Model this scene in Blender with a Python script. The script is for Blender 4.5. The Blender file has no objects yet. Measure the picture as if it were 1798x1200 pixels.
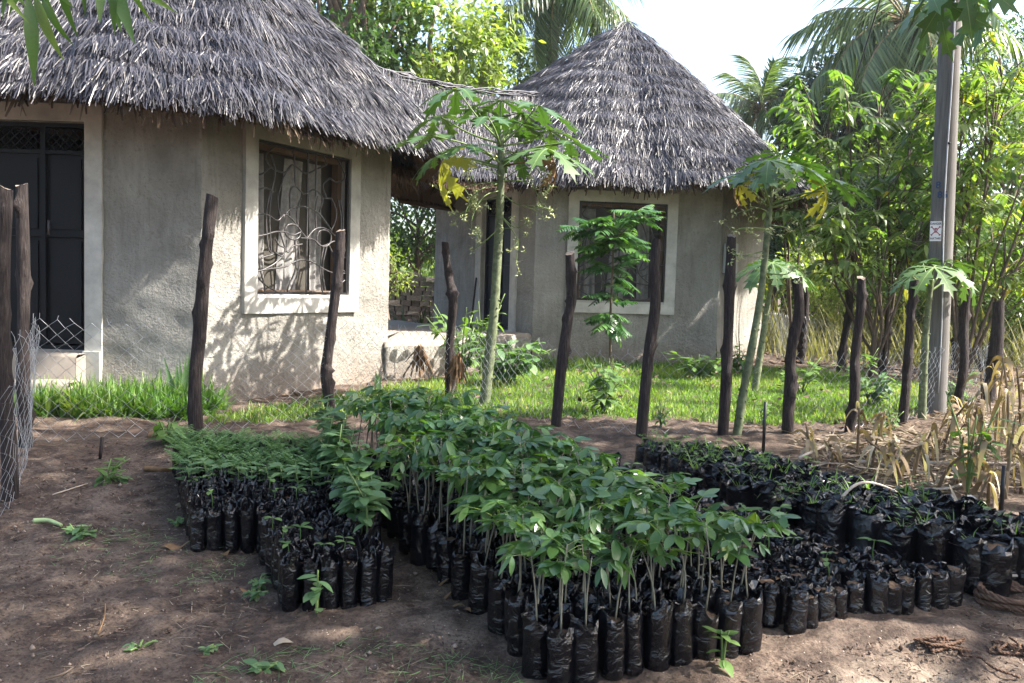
import bpy, math
import numpy as np
from mathutils import Matrix, Vector

# ------------------------------------------------------------------ camera, sky, sun, exposure
sc = bpy.context.scene
COL = sc.collection
PITCH, ROLL, FPX = math.radians(3.62), 0.03, 1500.0
CAM = np.array([0.0, 0.0, 1.42])
FW = np.array([0, math.cos(PITCH), -math.sin(PITCH)])
RT = np.array([1.0, 0, 0])
UP = np.cross(RT, FW)
CU = UP * math.cos(ROLL) - RT * math.sin(ROLL)
CR = RT * math.cos(ROLL) + UP * math.sin(ROLL)
cam_data = bpy.data.cameras.new('camera')
cam = bpy.data.objects.new('camera', cam_data)
COL.objects.link(cam)
cam.matrix_world = Matrix(((CR[0], CU[0], -FW[0], CAM[0]), (CR[1], CU[1], -FW[1], CAM[1]),
                           (CR[2], CU[2], -FW[2], CAM[2]), (0, 0, 0, 1)))
cam_data.sensor_width = 36.0
cam_data.lens = FPX / 1798.0 * 36.0
cam_data.clip_start = 0.05
cam_data.clip_end = 2000
sc.camera = cam

SUN_EL, SUN_AZ = math.radians(46), math.radians(-3)      # azimuth measured from +X towards +Y
SUN = np.array([math.cos(SUN_EL) * math.cos(SUN_AZ), math.cos(SUN_EL) * math.sin(SUN_AZ), math.sin(SUN_EL)])
w = bpy.data.worlds.new('World'); sc.world = w; w.use_nodes = True
nt = w.node_tree; nt.nodes.clear()
sky = nt.nodes.new('ShaderNodeTexSky'); sky.sky_type = 'NISHITA'; sky.sun_disc = False
sky.sun_elevation = SUN_EL; sky.sun_rotation = math.pi / 2 - SUN_AZ
sky.air_density = 1.0; sky.dust_density = 3.5; sky.ozone_density = 1.0; sky.altitude = 20
bg = nt.nodes.new('ShaderNodeBackground'); bg.inputs[1].default_value = 0.15
wo = nt.nodes.new('ShaderNodeOutputWorld')
nt.links.new(sky.outputs[0], bg.inputs[0]); nt.links.new(bg.outputs[0], wo.inputs[0])
sd = bpy.data.lights.new('sun', 'SUN'); sd.energy = 5.0; sd.angle = math.radians(0.55); sd.color = (1.0, 0.95, 0.87)
so = bpy.data.objects.new('sun', sd); COL.objects.link(so)
so.rotation_euler = Vector((-SUN[0], -SUN[1], -SUN[2])).to_track_quat('-Z', 'Y').to_euler()
so.location = (20, 0, 30)
vs = sc.view_settings
sc.display_settings.display_device = 'sRGB'
vs.view_transform = 'Standard'; vs.look = 'None'; vs.exposure = 1.95; vs.gamma = 1.0; vs.use_curve_mapping = False
sc.cycles.max_bounces = 6; sc.cycles.diffuse_bounces = 3; sc.cycles.glossy_bounces = 2
sc.cycles.transmission_bounces = 4; sc.cycles.transparent_max_bounces = 4
sc.cycles.caustics_reflective = False; sc.cycles.caustics_refractive = False
sc.cycles.sample_clamp_indirect = 6.0

HAZE = 0.0006
rng = np.random.default_rng(7)
Z = np.array([0, 0, 1.0])

# ------------------------------------------------------------------ small maths
def nrm(v):
    v = np.asarray(v, float)
    return v / np.maximum(np.linalg.norm(v, axis=-1, keepdims=True), 1e-9)

def ground(x, y):
    y = np.asarray(y, float); x = np.asarray(x, float)
    a, b, k = 0.055 * y, 0.37, 0.02
    return -k * np.logaddexp(-a / k, -b / k) + 0.012 * np.sin(x * 1.7 + y * .9) * np.sin(y * 1.3 - x * .4)

def ray(x, y):
    return FW + CR * (x - 899) / FPX + CU * (600 - y) / FPX

def at(x, y, Y):
    """point on the line of sight of photo pixel (x, y) at distance Y along +Y"""
    d = ray(x, y)
    return CAM + d * (Y / d[1])

def gpt(x, y):
    d = ray(x, y)
    lo, hi = 1.0, 60.0
    t = np.linspace(lo, hi, 6000)
    P = CAM + d * t[:, None]
    i = int(np.argmax(P[:, 2] < ground(P[:, 0], P[:, 1])))
    return P[i]

def sn(P, f, seed=0, octv=3):
    """smooth cheap noise, roughly -1..1"""
    r = np.random.default_rng(seed)
    P = np.asarray(P, float); out = np.zeros(P.shape[:-1]); amp = 1.0
    for o in range(octv):
        for j in range(3):
            k = r.normal(size=P.shape[-1]); k /= np.linalg.norm(k)
            out += amp * np.sin((P @ k) * f * (1 + .35 * j) + r.uniform(0, 6.28)) / 3 * 1.3
        f *= 2.1; amp *= .55
    return out

def inpoly(x, y, poly):
    x = np.asarray(x); y = np.asarray(y); inside = np.zeros(x.shape, bool)
    n = len(poly)
    for i in range(n):
        x1, y1 = poly[i]; x2, y2 = poly[(i + 1) % n]
        c = ((y1 > y) != (y2 > y)) & (x < (x2 - x1) * (y - y1) / ((y2 - y1) + 1e-12) + x1)
        inside ^= c
    return inside

def spline(pts, n=24):
    P = np.asarray(pts, float)
    Q = np.vstack([2 * P[0] - P[1], P, 2 * P[-1] - P[-2]])
    out = []
    m = len(P) - 1
    for t in np.linspace(0, m - 1e-6, n):
        i = int(t); u = t - i
        a, b, c, d = Q[i], Q[i + 1], Q[i + 2], Q[i + 3]
        out.append(.5 * ((2 * b) + (c - a) * u + (2 * a - 5 * b + 4 * c - d) * u * u + (3 * b - a - 3 * c + d) * u ** 3))
    return np.array(out)

# ------------------------------------------------------------------ mesh building
class MB:
    def __init__(s):
        s.v = []; s.q = []; s.tr = []; s.mq = []; s.mt = []; s.sq = []; s.st = []; s.t = []; s.n = 0

    def add(s, V, q=None, t=None, mat=0, tint=.5, smooth=True):
        V = np.asarray(V, float).reshape(-1, 3)
        if q is not None and len(q):
            q = np.asarray(q, np.int64).reshape(-1, 4) + s.n
            s.q.append(q); s.mq.append(np.full(len(q), mat)); s.sq.append(np.full(len(q), smooth))
        if t is not None and len(t):
            t = np.asarray(t, np.int64).reshape(-1, 3) + s.n
            s.tr.append(t); s.mt.append(np.full(len(t), mat)); s.st.append(np.full(len(t), smooth))
        s.v.append(V); s.t.append(np.broadcast_to(np.asarray(tint, float), (len(V),))); s.n += len(V)
        return s

    def mesh(s, name, mats, org=None):
        V = np.vstack(s.v)
        if org is not None: V = V - np.asarray(org)
        me = bpy.data.meshes.new(name)
        q = np.vstack(s.q) if s.q else np.zeros((0, 4), np.int64)
        t = np.vstack(s.tr) if s.tr else np.zeros((0, 3), np.int64)
        me.vertices.add(len(V)); me.vertices.foreach_set('co', V.astype(np.float32).ravel())
        loops = np.concatenate([q.ravel(), t.ravel()]).astype(np.int32)
        me.loops.add(len(loops)); me.loops.foreach_set('vertex_index', loops)
        npoly = len(q) + len(t)
        st = np.concatenate([np.arange(len(q)) * 4, len(q) * 4 + np.arange(len(t)) * 3]).astype(np.int32)
        tot = np.concatenate([np.full(len(q), 4), np.full(len(t), 3)]).astype(np.int32)
        me.polygons.add(npoly)
        me.polygons.foreach_set('loop_start', st); me.polygons.foreach_set('loop_total', tot)
        me.polygons.foreach_set('material_index', np.concatenate(s.mq + s.mt).astype(np.int32))
        me.polygons.foreach_set('use_smooth', np.concatenate(s.sq + s.st).astype(bool))
        at_ = me.attributes.new('tint', 'FLOAT', 'POINT')
        at_.data.foreach_set('value', np.concatenate(s.t).astype(np.float32))
        for m in (mats if isinstance(mats, (list, tuple)) else [mats]): me.materials.append(m)
        me.update(calc_edges=True)
        return me

    def build(s, name, mats, parent=None, org=None, loc=None):
        return link(name, s.mesh(name, mats, org), parent, loc)

def link(name, me, parent=None, loc=None, mat=None):
    o = bpy.data.objects.new(name, me); COL.objects.link(o)
    if parent is not None: o.parent = parent
    if loc is not None: o.location = loc
    if mat is not None: o.matrix_local = mat
    return o

def thing(name, label, cat, loc=(0, 0, 0), group=None, rotz=0, data=None):
    o = bpy.data.objects.new(name, data); COL.objects.link(o)
    o.location = loc; o.rotation_euler = (0, 0, rotz)
    if data is None: o.empty_display_size = .1
    return tag(o, label, cat, group)

def tag(o, label=None, cat=None, group=None, kind=None):
    if label: o['label'] = label
    if cat: o['category'] = cat
    if group: o['group'] = group
    if kind: o['kind'] = kind
    return o

def basis(side, d, u, loc, s=1.0):
    return Matrix(((side[0] * s, d[0] * s, u[0] * s, loc[0]), (side[1] * s, d[1] * s, u[1] * s, loc[1]),
                   (side[2] * s, d[2] * s, u[2] * s, loc[2]), (0, 0, 0, 1)))

def frame(d, up=(0, 0, 1)):
    d = nrm(d); up = np.asarray(up, float)
    if abs(d @ nrm(up)) > .98: up = np.array([1, 0, .1])
    s = nrm(np.cross(d, up)); return s, d, np.cross(s, d)

def tube(P, R, sides=6, cap=True):
    P = np.asarray(P, float); n = len(P); R = np.broadcast_to(np.asarray(R, float), (n,))
    T = nrm(np.gradient(P, axis=0))
    ref = np.array([.13, .97, .21]) if abs(T[:, 1]).mean() < .7 else np.array([.97, .13, .21])
    A = nrm(np.cross(T, ref)); B = np.cross(T, A)
    a = np.linspace(0, 2 * np.pi, sides, endpoint=False)
    V = P[:, None] + R[:, None, None] * (A[:, None] * np.cos(a)[None, :, None] + B[:, None] * np.sin(a)[None, :, None])
    i, j = np.meshgrid(np.arange(n - 1), np.arange(sides), indexing='ij'); j2 = (j + 1) % sides
    q = np.stack([i * sides + j, (i + 1) * sides + j, (i + 1) * sides + j2, i * sides + j2], -1).reshape(-1, 4)
    V = V.reshape(-1, 3); t = None
    if cap:
        V = np.vstack([V, P[0], P[-1]]); b = n * sides
        jj = np.arange(sides); k = (jj + 1) % sides
        t = np.vstack([np.stack([np.full(sides, b), jj, k], -1),
                       np.stack([np.full(sides, b + 1), (n - 1) * sides + k, (n - 1) * sides + jj], -1)])
    return V, q, t

def tubes(mb, paths, r, sides=3, mat=0, tint=.5):
    for p in paths:
        V, q, t = tube(p, r, sides, False); mb.add(V, q, t, mat, tint)

BOXQ = np.array([[0, 1, 3, 2], [4, 6, 7, 5], [0, 4, 5, 1], [2, 3, 7, 6], [0, 2, 6, 4], [1, 5, 7, 3]])
def box(mb, lo, hi, mat=0, tint=.5, fr=None):
    """box from lo to hi; fr = (origin, ex, ey, ez) local frame"""
    lo = np.asarray(lo, float); hi = np.asarray(hi, float)
    c = np.array([[(lo, hi)[i][0], (lo, hi)[j][1], (lo, hi)[k][2]] for i in (0, 1) for j in (0, 1) for k in (0, 1)])
    if fr is not None:
        o, ex, ey, ez = fr
        c = np.asarray(o) + c[:, :1] * ex + c[:, 1:2] * ey + c[:, 2:] * ez
    mb.add(c, BOXQ, None, mat, tint, False)

def strips(base, d, up, L, W, droop=0., prof=(.25, .8, 1, .7, .05), fold=0., tint=None, tw=None):
    """many leaf blades at once -> V, quads, tint"""
    base = np.asarray(base, float); n = len(base); K = len(prof); t = np.linspace(0, 1, K)
    d = nrm(np.broadcast_to(d, (n, 3))); up = np.broadcast_to(up, (n, 3))
    L = np.broadcast_to(L, (n,)).astype(float); W = np.broadcast_to(W, (n,)).astype(float); droop = np.broadcast_to(droop, (n,)).astype(float)
    s = np.cross(d, up); bad = np.linalg.norm(s, axis=1) < 1e-3; s[bad] = np.cross(d[bad], [1, .2, .1]); s = nrm(s); u = np.cross(s, d)
    c = base[:, None] + d[:, None] * (L[:, None] * t)[:, :, None] - Z * (droop[:, None] * L[:, None] * t ** 2)[:, :, None]
    hw = (W[:, None] / 2 * np.asarray(prof)[None, :])[:, :, None]
    l = c - s[:, None] * hw + u[:, None] * hw * fold; r = c + s[:, None] * hw + u[:, None] * hw * fold
    if fold:
        V = np.stack([l, c, r], 2); m = 3
    else:
        V = np.stack([l, r], 2); m = 2
    ids = np.arange(n)[:, None, None] * (K * m) + np.arange(K - 1)[None, :, None] * m + np.arange(m - 1)[None, None, :]
    q = np.stack([ids, ids + 1, ids + m + 1, ids + m], -1).reshape(-1, 4)
    if tint is None: tint = rng.random(n)
    tt = np.repeat(np.broadcast_to(tint, (n,)), K * m)
    return V.reshape(-1, 3), q, tt

def diamonds(base, d, up, L, W, tint=None):
    """one-quad leaves"""
    base = np.asarray(base, float); n = len(base)
    d = nrm(d); s = nrm(np.cross(d, up) + 1e-6)
    L = np.broadcast_to(L, (n,))[:, None]; W = np.broadcast_to(W, (n,))[:, None]
    u = np.cross(s, d)
    m = base + d * L * .45 + u * L * .06
    V = np.stack([base, m - s * W / 2, base + d * L, m + s * W / 2], 1).reshape(-1, 3)
    q = np.arange(n * 4).reshape(-1, 4)
    if tint is None: tint = rng.random(n)
    return V, q, np.repeat(tint, 4)

# ------------------------------------------------------------------ materials
def new_mat(name):
    m = bpy.data.materials.new(name); m.use_nodes = True
    t = m.node_tree; t.nodes.clear()
    out = t.nodes.new('ShaderNodeOutputMaterial')
    return m, t, out

def N(t, typ, **kw):
    n = t.nodes.new(typ)
    for k, v in kw.items():
        if k.startswith('i_'):
            n.inputs[int(k[2:])].default_value = v
        else: setattr(n, k, v)
    return n

def ramp(t, fac, stops):
    r = t.nodes.new('ShaderNodeValToRGB'); e = r.color_ramp.elements
    while len(e) < len(stops): e.new(.5)
    for i, (p, c) in enumerate(stops):
        e[i].position = p; e[i].color = (*c, 1) if len(c) == 3 else c
    t.links.new(fac, r.inputs[0]); return r.outputs[0]

def noise(t, scale, detail=4, rough=.6, vec=None, dist=0.):
    n = t.nodes.new('ShaderNodeTexNoise'); n.inputs['Scale'].default_value = scale
    n.inputs['Detail'].default_value = detail; n.inputs['Roughness'].default_value = rough; n.inputs['Distortion'].default_value = dist
    if vec is not None: t.links.new(vec, n.inputs['Vector'])
    return n.outputs['Fac']

def math_(t, op, a, b=None):
    n = t.nodes.new('ShaderNodeMath'); n.operation = op
    for i, v in enumerate((a, b)):
        if v is None: continue
        if isinstance(v, (int, float)): n.inputs[i].default_value = v
        else: t.links.new(v, n.inputs[i])
    return n.outputs[0]

def mixc(t, f, a, b, bt='MIX'):
    n = t.nodes.new('ShaderNodeMix'); n.data_type = 'RGBA'; n.blend_type = bt
    for i, v in ((0, f), (6, a), (7, b)):
        if isinstance(v, (int, float)): n.inputs[i].default_value = v
        elif isinstance(v, tuple): n.inputs[i].default_value = (*v, 1)
        else: t.links.new(v, n.inputs[i])
    return n.outputs[2]

def bump(t, h, strength=.5, dist=.01, prev=None):
    b = t.nodes.new('ShaderNodeBump'); b.inputs['Strength'].default_value = strength; b.inputs['Distance'].default_value = dist
    t.links.new(h, b.inputs['Height'])
    if prev is not None: t.links.new(prev, b.inputs['Normal'])
    return b.outputs[0]

def pos(t):
    return t.nodes.new('ShaderNodeNewGeometry').outputs['Position']

def objc(t):
    return t.nodes.new('ShaderNodeTexCoord').outputs['Object']

def finish(t, out, col, rough=.8, normal=None, spec=.3, metal=0., trans=0., transcol=None, sheen=0.):
    p = t.nodes.new('ShaderNodeBsdfPrincipled')
    for k, v in (('Base Color', col), ('Roughness', rough), ('Metallic', metal), ('Specular IOR Level', spec)):
        if isinstance(v, tuple): p.inputs[k].default_value = (*v, 1)
        elif isinstance(v, (int, float)): p.inputs[k].default_value = v
        else: t.links.new(v, p.inputs[k])
    if normal is not None: t.links.new(normal, p.inputs['Normal'])
    sh = p.outputs[0]
    if trans:
        tr = t.nodes.new('ShaderNodeBsdfTranslucent')
        c = transcol if transcol is not None else col
        if isinstance(c, tuple): tr.inputs[0].default_value = (*c, 1)
        else: t.links.new(c, tr.inputs[0])
        mx = t.nodes.new('ShaderNodeMixShader'); mx.inputs[0].default_value = trans
        t.links.new(sh, mx.inputs[1]); t.links.new(tr.outputs[0], mx.inputs[2]); sh = mx.outputs[0]
    t.links.new(sh, out.inputs['Surface'])

def tintfac(t, k=1.0, obj=.6):
    a = t.nodes.new('ShaderNodeAttribute'); a.attribute_name = 'tint'
    o = t.nodes.new('ShaderNodeObjectInfo')
    r = math_(t, 'MULTIPLY', math_(t, 'SUBTRACT', o.outputs['Random'], .5), obj)
    return math_(t, 'ADD', a.outputs['Fac'], r)

def leaf_mat(name, stops, rough=.45, spec=.35, trans=.35, warm=1.25, obj=.6):
    m, t, out = new_mat(name)
    f = tintfac(t, obj=obj)
    c = ramp(t, f, stops)
    nz = noise(t, 35, 2, .5, objc(t))
    c2 = mixc(t, .25, c, ramp(t, nz, [(.3, (.4, .4, .4)), (.7, (1, 1, 1))]), 'MULTIPLY')
    tc = mixc(t, 1.0, c2, (1.35 * warm, 1.5 * warm, .55), 'MULTIPLY')
    finish(t, out, c2, rough, None, spec, trans=trans, transcol=tc)
    return m

def simple(name, col, rough=.8, spec=.3, metal=0., var=.25, scale=20, bmp=0., dist=.004, stretch=None, trans=0.):
    m, t, out = new_mat(name)
    v = objc(t)
    if stretch is not None:
        mp = t.nodes.new('ShaderNodeMapping'); mp.inputs['Scale'].default_value = stretch
        t.links.new(v, mp.inputs['Vector']); v = mp.outputs[0]
    nz = noise(t, scale, 5, .65, v)
    lo = tuple(max(0, c * (1 - var)) for c in col); hi = tuple(c * (1 + var) for c in col)
    c = ramp(t, nz, [(.3, lo), (.7, hi)])
    tf = tintfac(t, obj=.5)
    c = mixc(t, 1.0, c, ramp(t, tf, [(0, (.7, .7, .7)), (1, (1.3, 1.3, 1.3))]), 'MULTIPLY')
    finish(t, out, c, rough, bump(t, nz, bmp, dist) if bmp else None, spec, metal, trans)
    return m

M = {}
# bare soil: brown earth with darker litter, pale sandy scuffs, tiny specks
m, t, out = new_mat('soil'); p = pos(t)
n1 = noise(t, .9, 5, .6, p); n2 = noise(t, 9, 8, .72, p); n3 = noise(t, 70, 4, .7, p); n4 = noise(t, 3.2, 6, .7, p, 1.2)
c = ramp(t, n2, [(.28, (.025, .019, .016)), (.47, (.080, .056, .043)), (.6, (.158, .113, .084)), (.76, (.30, .23, .175))])
c = mixc(t, ramp(t, n4, [(.46, (0, 0, 0)), (.62, (.75, .75, .75))]), c, (.19, .144, .11))
c = mixc(t, ramp(t, n1, [(.48, (0, 0, 0)), (.66, (.45, .45, .45))]), c, (.045, .034, .03))
c = mixc(t, ramp(t, n3, [(.34, (.75, .75, .75)), (.53, (0, 0, 0))]), c, (.03, .022, .018))
vo = N(t, 'ShaderNodeTexVoronoi'); vo.inputs['Scale'].default_value = 55; t.links.new(p, vo.inputs['Vector'])
spk = math_(t, 'LESS_THAN', vo.outputs['Distance'], .13)
wn = N(t, 'ShaderNodeTexWhiteNoise'); t.links.new(vo.outputs['Position'], wn.inputs['Vector'])
spk = math_(t, 'MULTIPLY', spk, math_(t, 'GREATER_THAN', wn.outputs['Value'], .86))
c = mixc(t, spk, c, (.42, .36, .30))
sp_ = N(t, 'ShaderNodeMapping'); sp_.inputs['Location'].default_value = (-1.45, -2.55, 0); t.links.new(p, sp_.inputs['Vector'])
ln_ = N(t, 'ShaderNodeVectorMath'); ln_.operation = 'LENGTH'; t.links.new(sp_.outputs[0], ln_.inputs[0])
sunpatch = ramp(t, math_(t, 'ADD', ln_.outputs['Value'], math_(t, 'MULTIPLY', n4, 1.1)), [(.75, (.7, .7, .7)), (1.35, (0, 0, 0))])  # paler sand round the sun patch; its sunlit brightness is painted into the colour
c = mixc(t, sunpatch, c, ramp(t, n2, [(.3, (.20, .155, .115)), (.6, (.36, .29, .22))]))
h = math_(t, 'ADD', math_(t, 'MULTIPLY', n2, .7), math_(t, 'MULTIPLY', n3, .35))
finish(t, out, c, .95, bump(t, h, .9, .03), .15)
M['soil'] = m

# rough cast plaster
m, t, out = new_mat('rough_plaster'); p = pos(t)
n1 = noise(t, 1.3, 5, .65, p, .6); n2 = noise(t, 26, 5, .7, p); n3 = noise(t, 75, 4, .65, p)
mp = N(t, 'ShaderNodeMapping'); mp.inputs['Scale'].default_value = (5, 5, .55); t.links.new(p, mp.inputs['Vector'])
n4 = noise(t, 1.6, 5, .65, mp.outputs[0])
c = ramp(t, n1, [(.3, (.20, .188, .166)), (.55, (.30, .284, .252)), (.75, (.41, .39, .35))])
c = mixc(t, ramp(t, n4, [(.5, (0, 0, 0)), (.75, (.5, .5, .5))]), c, (.42, .405, .37))
c = mixc(t, ramp(t, n2, [(.3, (.6, .6, .6)), (.46, (0, 0, 0))]), c, (.17, .155, .13))
sep = N(t, 'ShaderNodeSeparateXYZ'); t.links.new(p, sep.inputs[0])
low = ramp(t, math_(t, 'ADD', sep.outputs[2], math_(t, 'MULTIPLY', n1, .3)), [(.48, (.8, .8, .8)), (.92, (0, 0, 0))])
c = mixc(t, low, c, (.20, .15, .115))
n5 = noise(t, 2.6, 7, .7, mp.outputs[0], .4)
c = mixc(t, ramp(t, n5, [(.52, (0, 0, 0)), (.72, (.55, .55, .55))]), c, (.15, .14, .125))
n6 = noise(t, .55, 3, .5, p)
c = mixc(t, ramp(t, n6, [(.5, (0, 0, 0)), (.62, (.3, .3, .3))]), c, (.42, .41, .38))
b = bump(t, n1, .6, .12); b = bump(t, n2, .9, .035, b); b = bump(t, n3, .65, .014, b)
finish(t, out, c, .95, b, .1)
M['rough'] = m
M['smooth'] = simple('smooth_plaster', (.41, .395, .36), .9, .15, var=.26, scale=4, bmp=.35, dist=.012)
M['concrete'] = simple('worn_concrete', (.25, .215, .18), .9, .15, var=.22, scale=7, bmp=.3, dist=.01)
M['door'] = simple('dark_door_paint', (.0042, .0046, .0062), .5, .2, var=.3, scale=3, bmp=.05)
M['doorblue'] = simple('blue_grey_door_paint', (.011, .015, .025), .5, .25, var=.3, scale=3, bmp=.05)
M['black'] = simple('black_metal', (.011, .010, .011), .45, .4, var=.2, scale=30)
M['ironbright'] = simple('worn_iron', (.05, .045, .045), .4, .5, var=.5, scale=14)
M['frame'] = simple('window_wood', (.13, .085, .055), .6, .3, var=.25, scale=6, stretch=(8, 8, 1))
M['curtain'] = simple('curtain_cloth', (.27, .26, .25), .9, .1, var=.35, scale=16, trans=.25)
M['sheet'] = simple('beige_cloth', (.055, .05, .042), .9, .1, var=.12, scale=6)
M['dark'] = simple('dark_interior', (.03, .028, .026), .9, .1)
M['screen'] = simple('grey_window_screen', (.045, .043, .042), .6, .2, var=.25, scale=3)
M['wood_beam'] = simple('dark_roof_pole', (.07, .045, .03), .85, .15, var=.4, scale=12, stretch=(6, 6, 1), bmp=.4)
# thatch
def thatch_mat(name, stops, spec, rough):
    m, t, out = new_mat(name)
    f = tintfac(t, obj=0.)
    nz = noise(t, 1.1, 4, .6, pos(t)); f2 = math_(t, 'ADD', f, math_(t, 'MULTIPLY', math_(t, 'SUBTRACT', nz, .5), .5))
    finish(t, out, ramp(t, f2, stops), rough, None, spec)
    return m
M['thatch'] = thatch_mat('weathered_thatch', [(0, (.010, .0095, .0125)), (.35, (.026, .025, .031)), (.65, (.048, .046, .056)), (.88, (.085, .080, .086)), (1, (.18, .165, .15))], .45, .42)
M['thatchin'] = thatch_mat('brown_under_thatch', [(0, (.03, .019, .014)), (.5, (.075, .049, .033)), (1, (.15, .11, .075))], .15, .8)
M['thatchbase'] = simple('thatch_bed', (.05, .045, .045), .9, .1, var=.4, scale=30)

# plastic nursery bags
m, t, out = new_mat('black_bag_plastic'); v = objc(t)
oi = N(t, 'ShaderNodeObjectInfo')
ad = N(t, 'ShaderNodeVectorMath'); ad.operation = 'ADD'; t.links.new(v, ad.inputs[0]); t.links.new(oi.outputs['Location'], ad.inputs[1])
mp = N(t, 'ShaderNodeMapping'); mp.inputs['Scale'].default_value = (1, 1, 1.3); t.links.new(ad.outputs[0], mp.inputs['Vector'])
n1 = noise(t, 16, 4, .55, mp.outputs[0], 1.6); n2 = noise(t, 8, 4, .6, ad.outputs[0])
dust = ramp(t, n2, [(.4, (.0028, .0031, .0048)), (.66, (.0036, .0038, .0055)), (.92, (.013, .012, .012))])
rg = ramp(t, n2, [(.35, (.10, .10, .10)), (.75, (.30, .30, .30))])
finish(t, out, dust, rg, bump(t, n1, .58, .014), .6)
M['bag'] = m
M['bagsoil'] = simple('potting_soil', (.10, .068, .046), .95, .1, var=.5, scale=60, bmp=.8, dist=.01)
M['stem'] = simple('grey_stem', (.17, .16, .115), .7, .3, var=.2, scale=60)
M['gstem'] = simple('green_stem', (.13, .19, .06), .6, .3, var=.2, scale=40)
M['sleaf'] = leaf_mat('seedling_leaf', [(0, (.034, .088, .030)), (.4, (.066, .145, .044)), (.72, (.125, .22, .052)), (1, (.28, .36, .06))], .28, .6, .34)
M['feather'] = leaf_mat('feathery_leaf', [(0, (.085, .17, .07)), (1, (.19, .30, .12))], .6, .25, .3)
M['bleaf'] = leaf_mat('broad_leaf', [(0, (.07, .145, .06)), (.6, (.13, .225, .095)), (1, (.22, .32, .14))], .5, .3, .3)
M['weed'] = leaf_mat('weed_leaf', [(0, (.06, .125, .035)), (1, (.17, .27, .08))], .55, .25, .35)
M['grass'] = leaf_mat('lawn_grass', [(0, (.06, .125, .022)), (.5, (.12, .22, .035)), (.85, (.21, .31, .06)), (1, (.36, .34, .15))], .55, .3, .45, 1.0)
M['dgrass'] = leaf_mat('coarse_grass', [(0, (.05, .12, .025)), (.7, (.10, .20, .035)), (1, (.20, .26, .08))], .55, .25, .35, 1.1)
M['papaya'] = leaf_mat('papaya_leaf', [(0, (.028, .072, .020)), (.5, (.052, .112, .027)), (1, (.09, .155, .038))], .42, .4, .22)
M['yellow'] = leaf_mat('yellow_leaf', [(0, (.25, .26, .05)), (1, (.40, .35, .06))], .5, .25, .35, 1.0)
M['ptrunk'] = simple('papaya_trunk', (.125, .145, .08), .8, .2, var=.5, scale=22, bmp=.5, dist=.008)
M['pflower'] = simple('pale_papaya_flower', (.42, .45, .22), .6, .2, var=.15)
M['dead'] = simple('dead_brown_leaf', (.16, .095, .05), .85, .15, var=.4, scale=25)
M['neem'] = leaf_mat('glossy_sapling_leaf', [(0, (.025, .075, .026)), (.6, (.05, .125, .038)), (1, (.11, .22, .055))], .33, .5, .25)
M['shrub'] = leaf_mat('shrub_leaf', [(0, (.05, .10, .034)), (.45, (.115, .18, .055)), (.8, (.21, .27, .075)), (.96, (.32, .36, .07)), (1, (.55, .40, .05))], .42, .4, .5)
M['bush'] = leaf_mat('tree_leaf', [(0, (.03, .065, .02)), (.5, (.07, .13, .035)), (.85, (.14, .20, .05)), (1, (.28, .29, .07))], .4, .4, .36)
M['brightbush'] = leaf_mat('sunny_tree_leaf', [(0, (.065, .11, .035)), (.5, (.15, .21, .06)), (.85, (.25, .30, .085)), (1, (.38, .38, .14))], .4, .4, .46)  # brighter copy of the tree leaf, sunlight put into its colour
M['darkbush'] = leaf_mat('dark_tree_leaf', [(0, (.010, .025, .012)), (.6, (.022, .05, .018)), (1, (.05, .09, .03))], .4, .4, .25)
M['palm'] = leaf_mat('palm_leaflet', [(0, (.045, .08, .035)), (.5, (.10, .15, .062)), (1, (.20, .26, .11))], .35, .5, .3)
M['palmdry'] = simple('dry_palm_stalk', (.24, .18, .10), .8, .2, var=.3)
M['bark'] = simple('grey_brown_bark', (.14, .105, .08), .9, .15, var=.35, scale=14, bmp=.5, dist=.02)
M['redbark'] = simple('reddish_branch', (.10, .075, .055), .8, .2, var=.3, scale=18, bmp=.3)
M['maize'] = leaf_mat('dry_maize', [(0, (.13, .085, .052)), (.45, (.24, .165, .10)), (.8, (.36, .27, .175)), (1, (.50, .42, .31))], .7, .2, .3, .8)
M['straw'] = leaf_mat('straw_litter', [(0, (.06, .038, .028)), (.5, (.15, .105, .072)), (1, (.36, .30, .225))], .8, .15, .15, .8)
M['drygrass'] = leaf_mat('dry_standing_grass', [(0, (.10, .115, .04)), (.5, (.22, .20, .095)), (1, (.40, .35, .20))], .7, .2, .3, .9)
M['litter'] = leaf_mat('leaf_litter', [(0, (.05, .035, .028)), (.6, (.12, .08, .06)), (1, (.28, .22, .18))], .85, .15, .1, .8)
M['wire'] = simple('galvanised_wire', (.36, .37, .39), .5, .5, .35, var=.2, scale=9)
M['pole'] = simple('grey_pole_wood', (.115, .108, .10), .85, .2, var=.3, scale=7, stretch=(9, 9, .5), bmp=.4, dist=.006)
m, t, out = new_mat('post_bark'); v = objc(t)
mp = N(t, 'ShaderNodeMapping'); mp.inputs['Scale'].default_value = (22, 22, 2.0); t.links.new(v, mp.inputs['Vector'])
oi = N(t, 'ShaderNodeObjectInfo')
n1 = noise(t, 5, 6, .7, mp.outputs[0]); n2 = noise(t, 28, 4, .6, v)
c = ramp(t, n1, [(.28, (.010, .0075, .007)), (.45, (.026, .019, .018)), (.62, (.056, .043, .040)), (.8, (.14, .118, .108))])
finish(t, out, c, .8, bump(t, n1, 1.0, .022, bump(t, n2, .7, .008)), .25)
M['post'] = m
M['endgrain'] = simple('sawn_end', (.22, .175, .14), .85, .15, var=.3, scale=40)
M['stone'] = simple('dark_dry_stone', (.13, .115, .10), .95, .1, var=.45, scale=7, bmp=.6, dist=.03)
M['rope'] = simple('brown_rope', (.115, .07, .048), .9, .1, var=.35, scale=50, bmp=.5, dist=.004)
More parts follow.
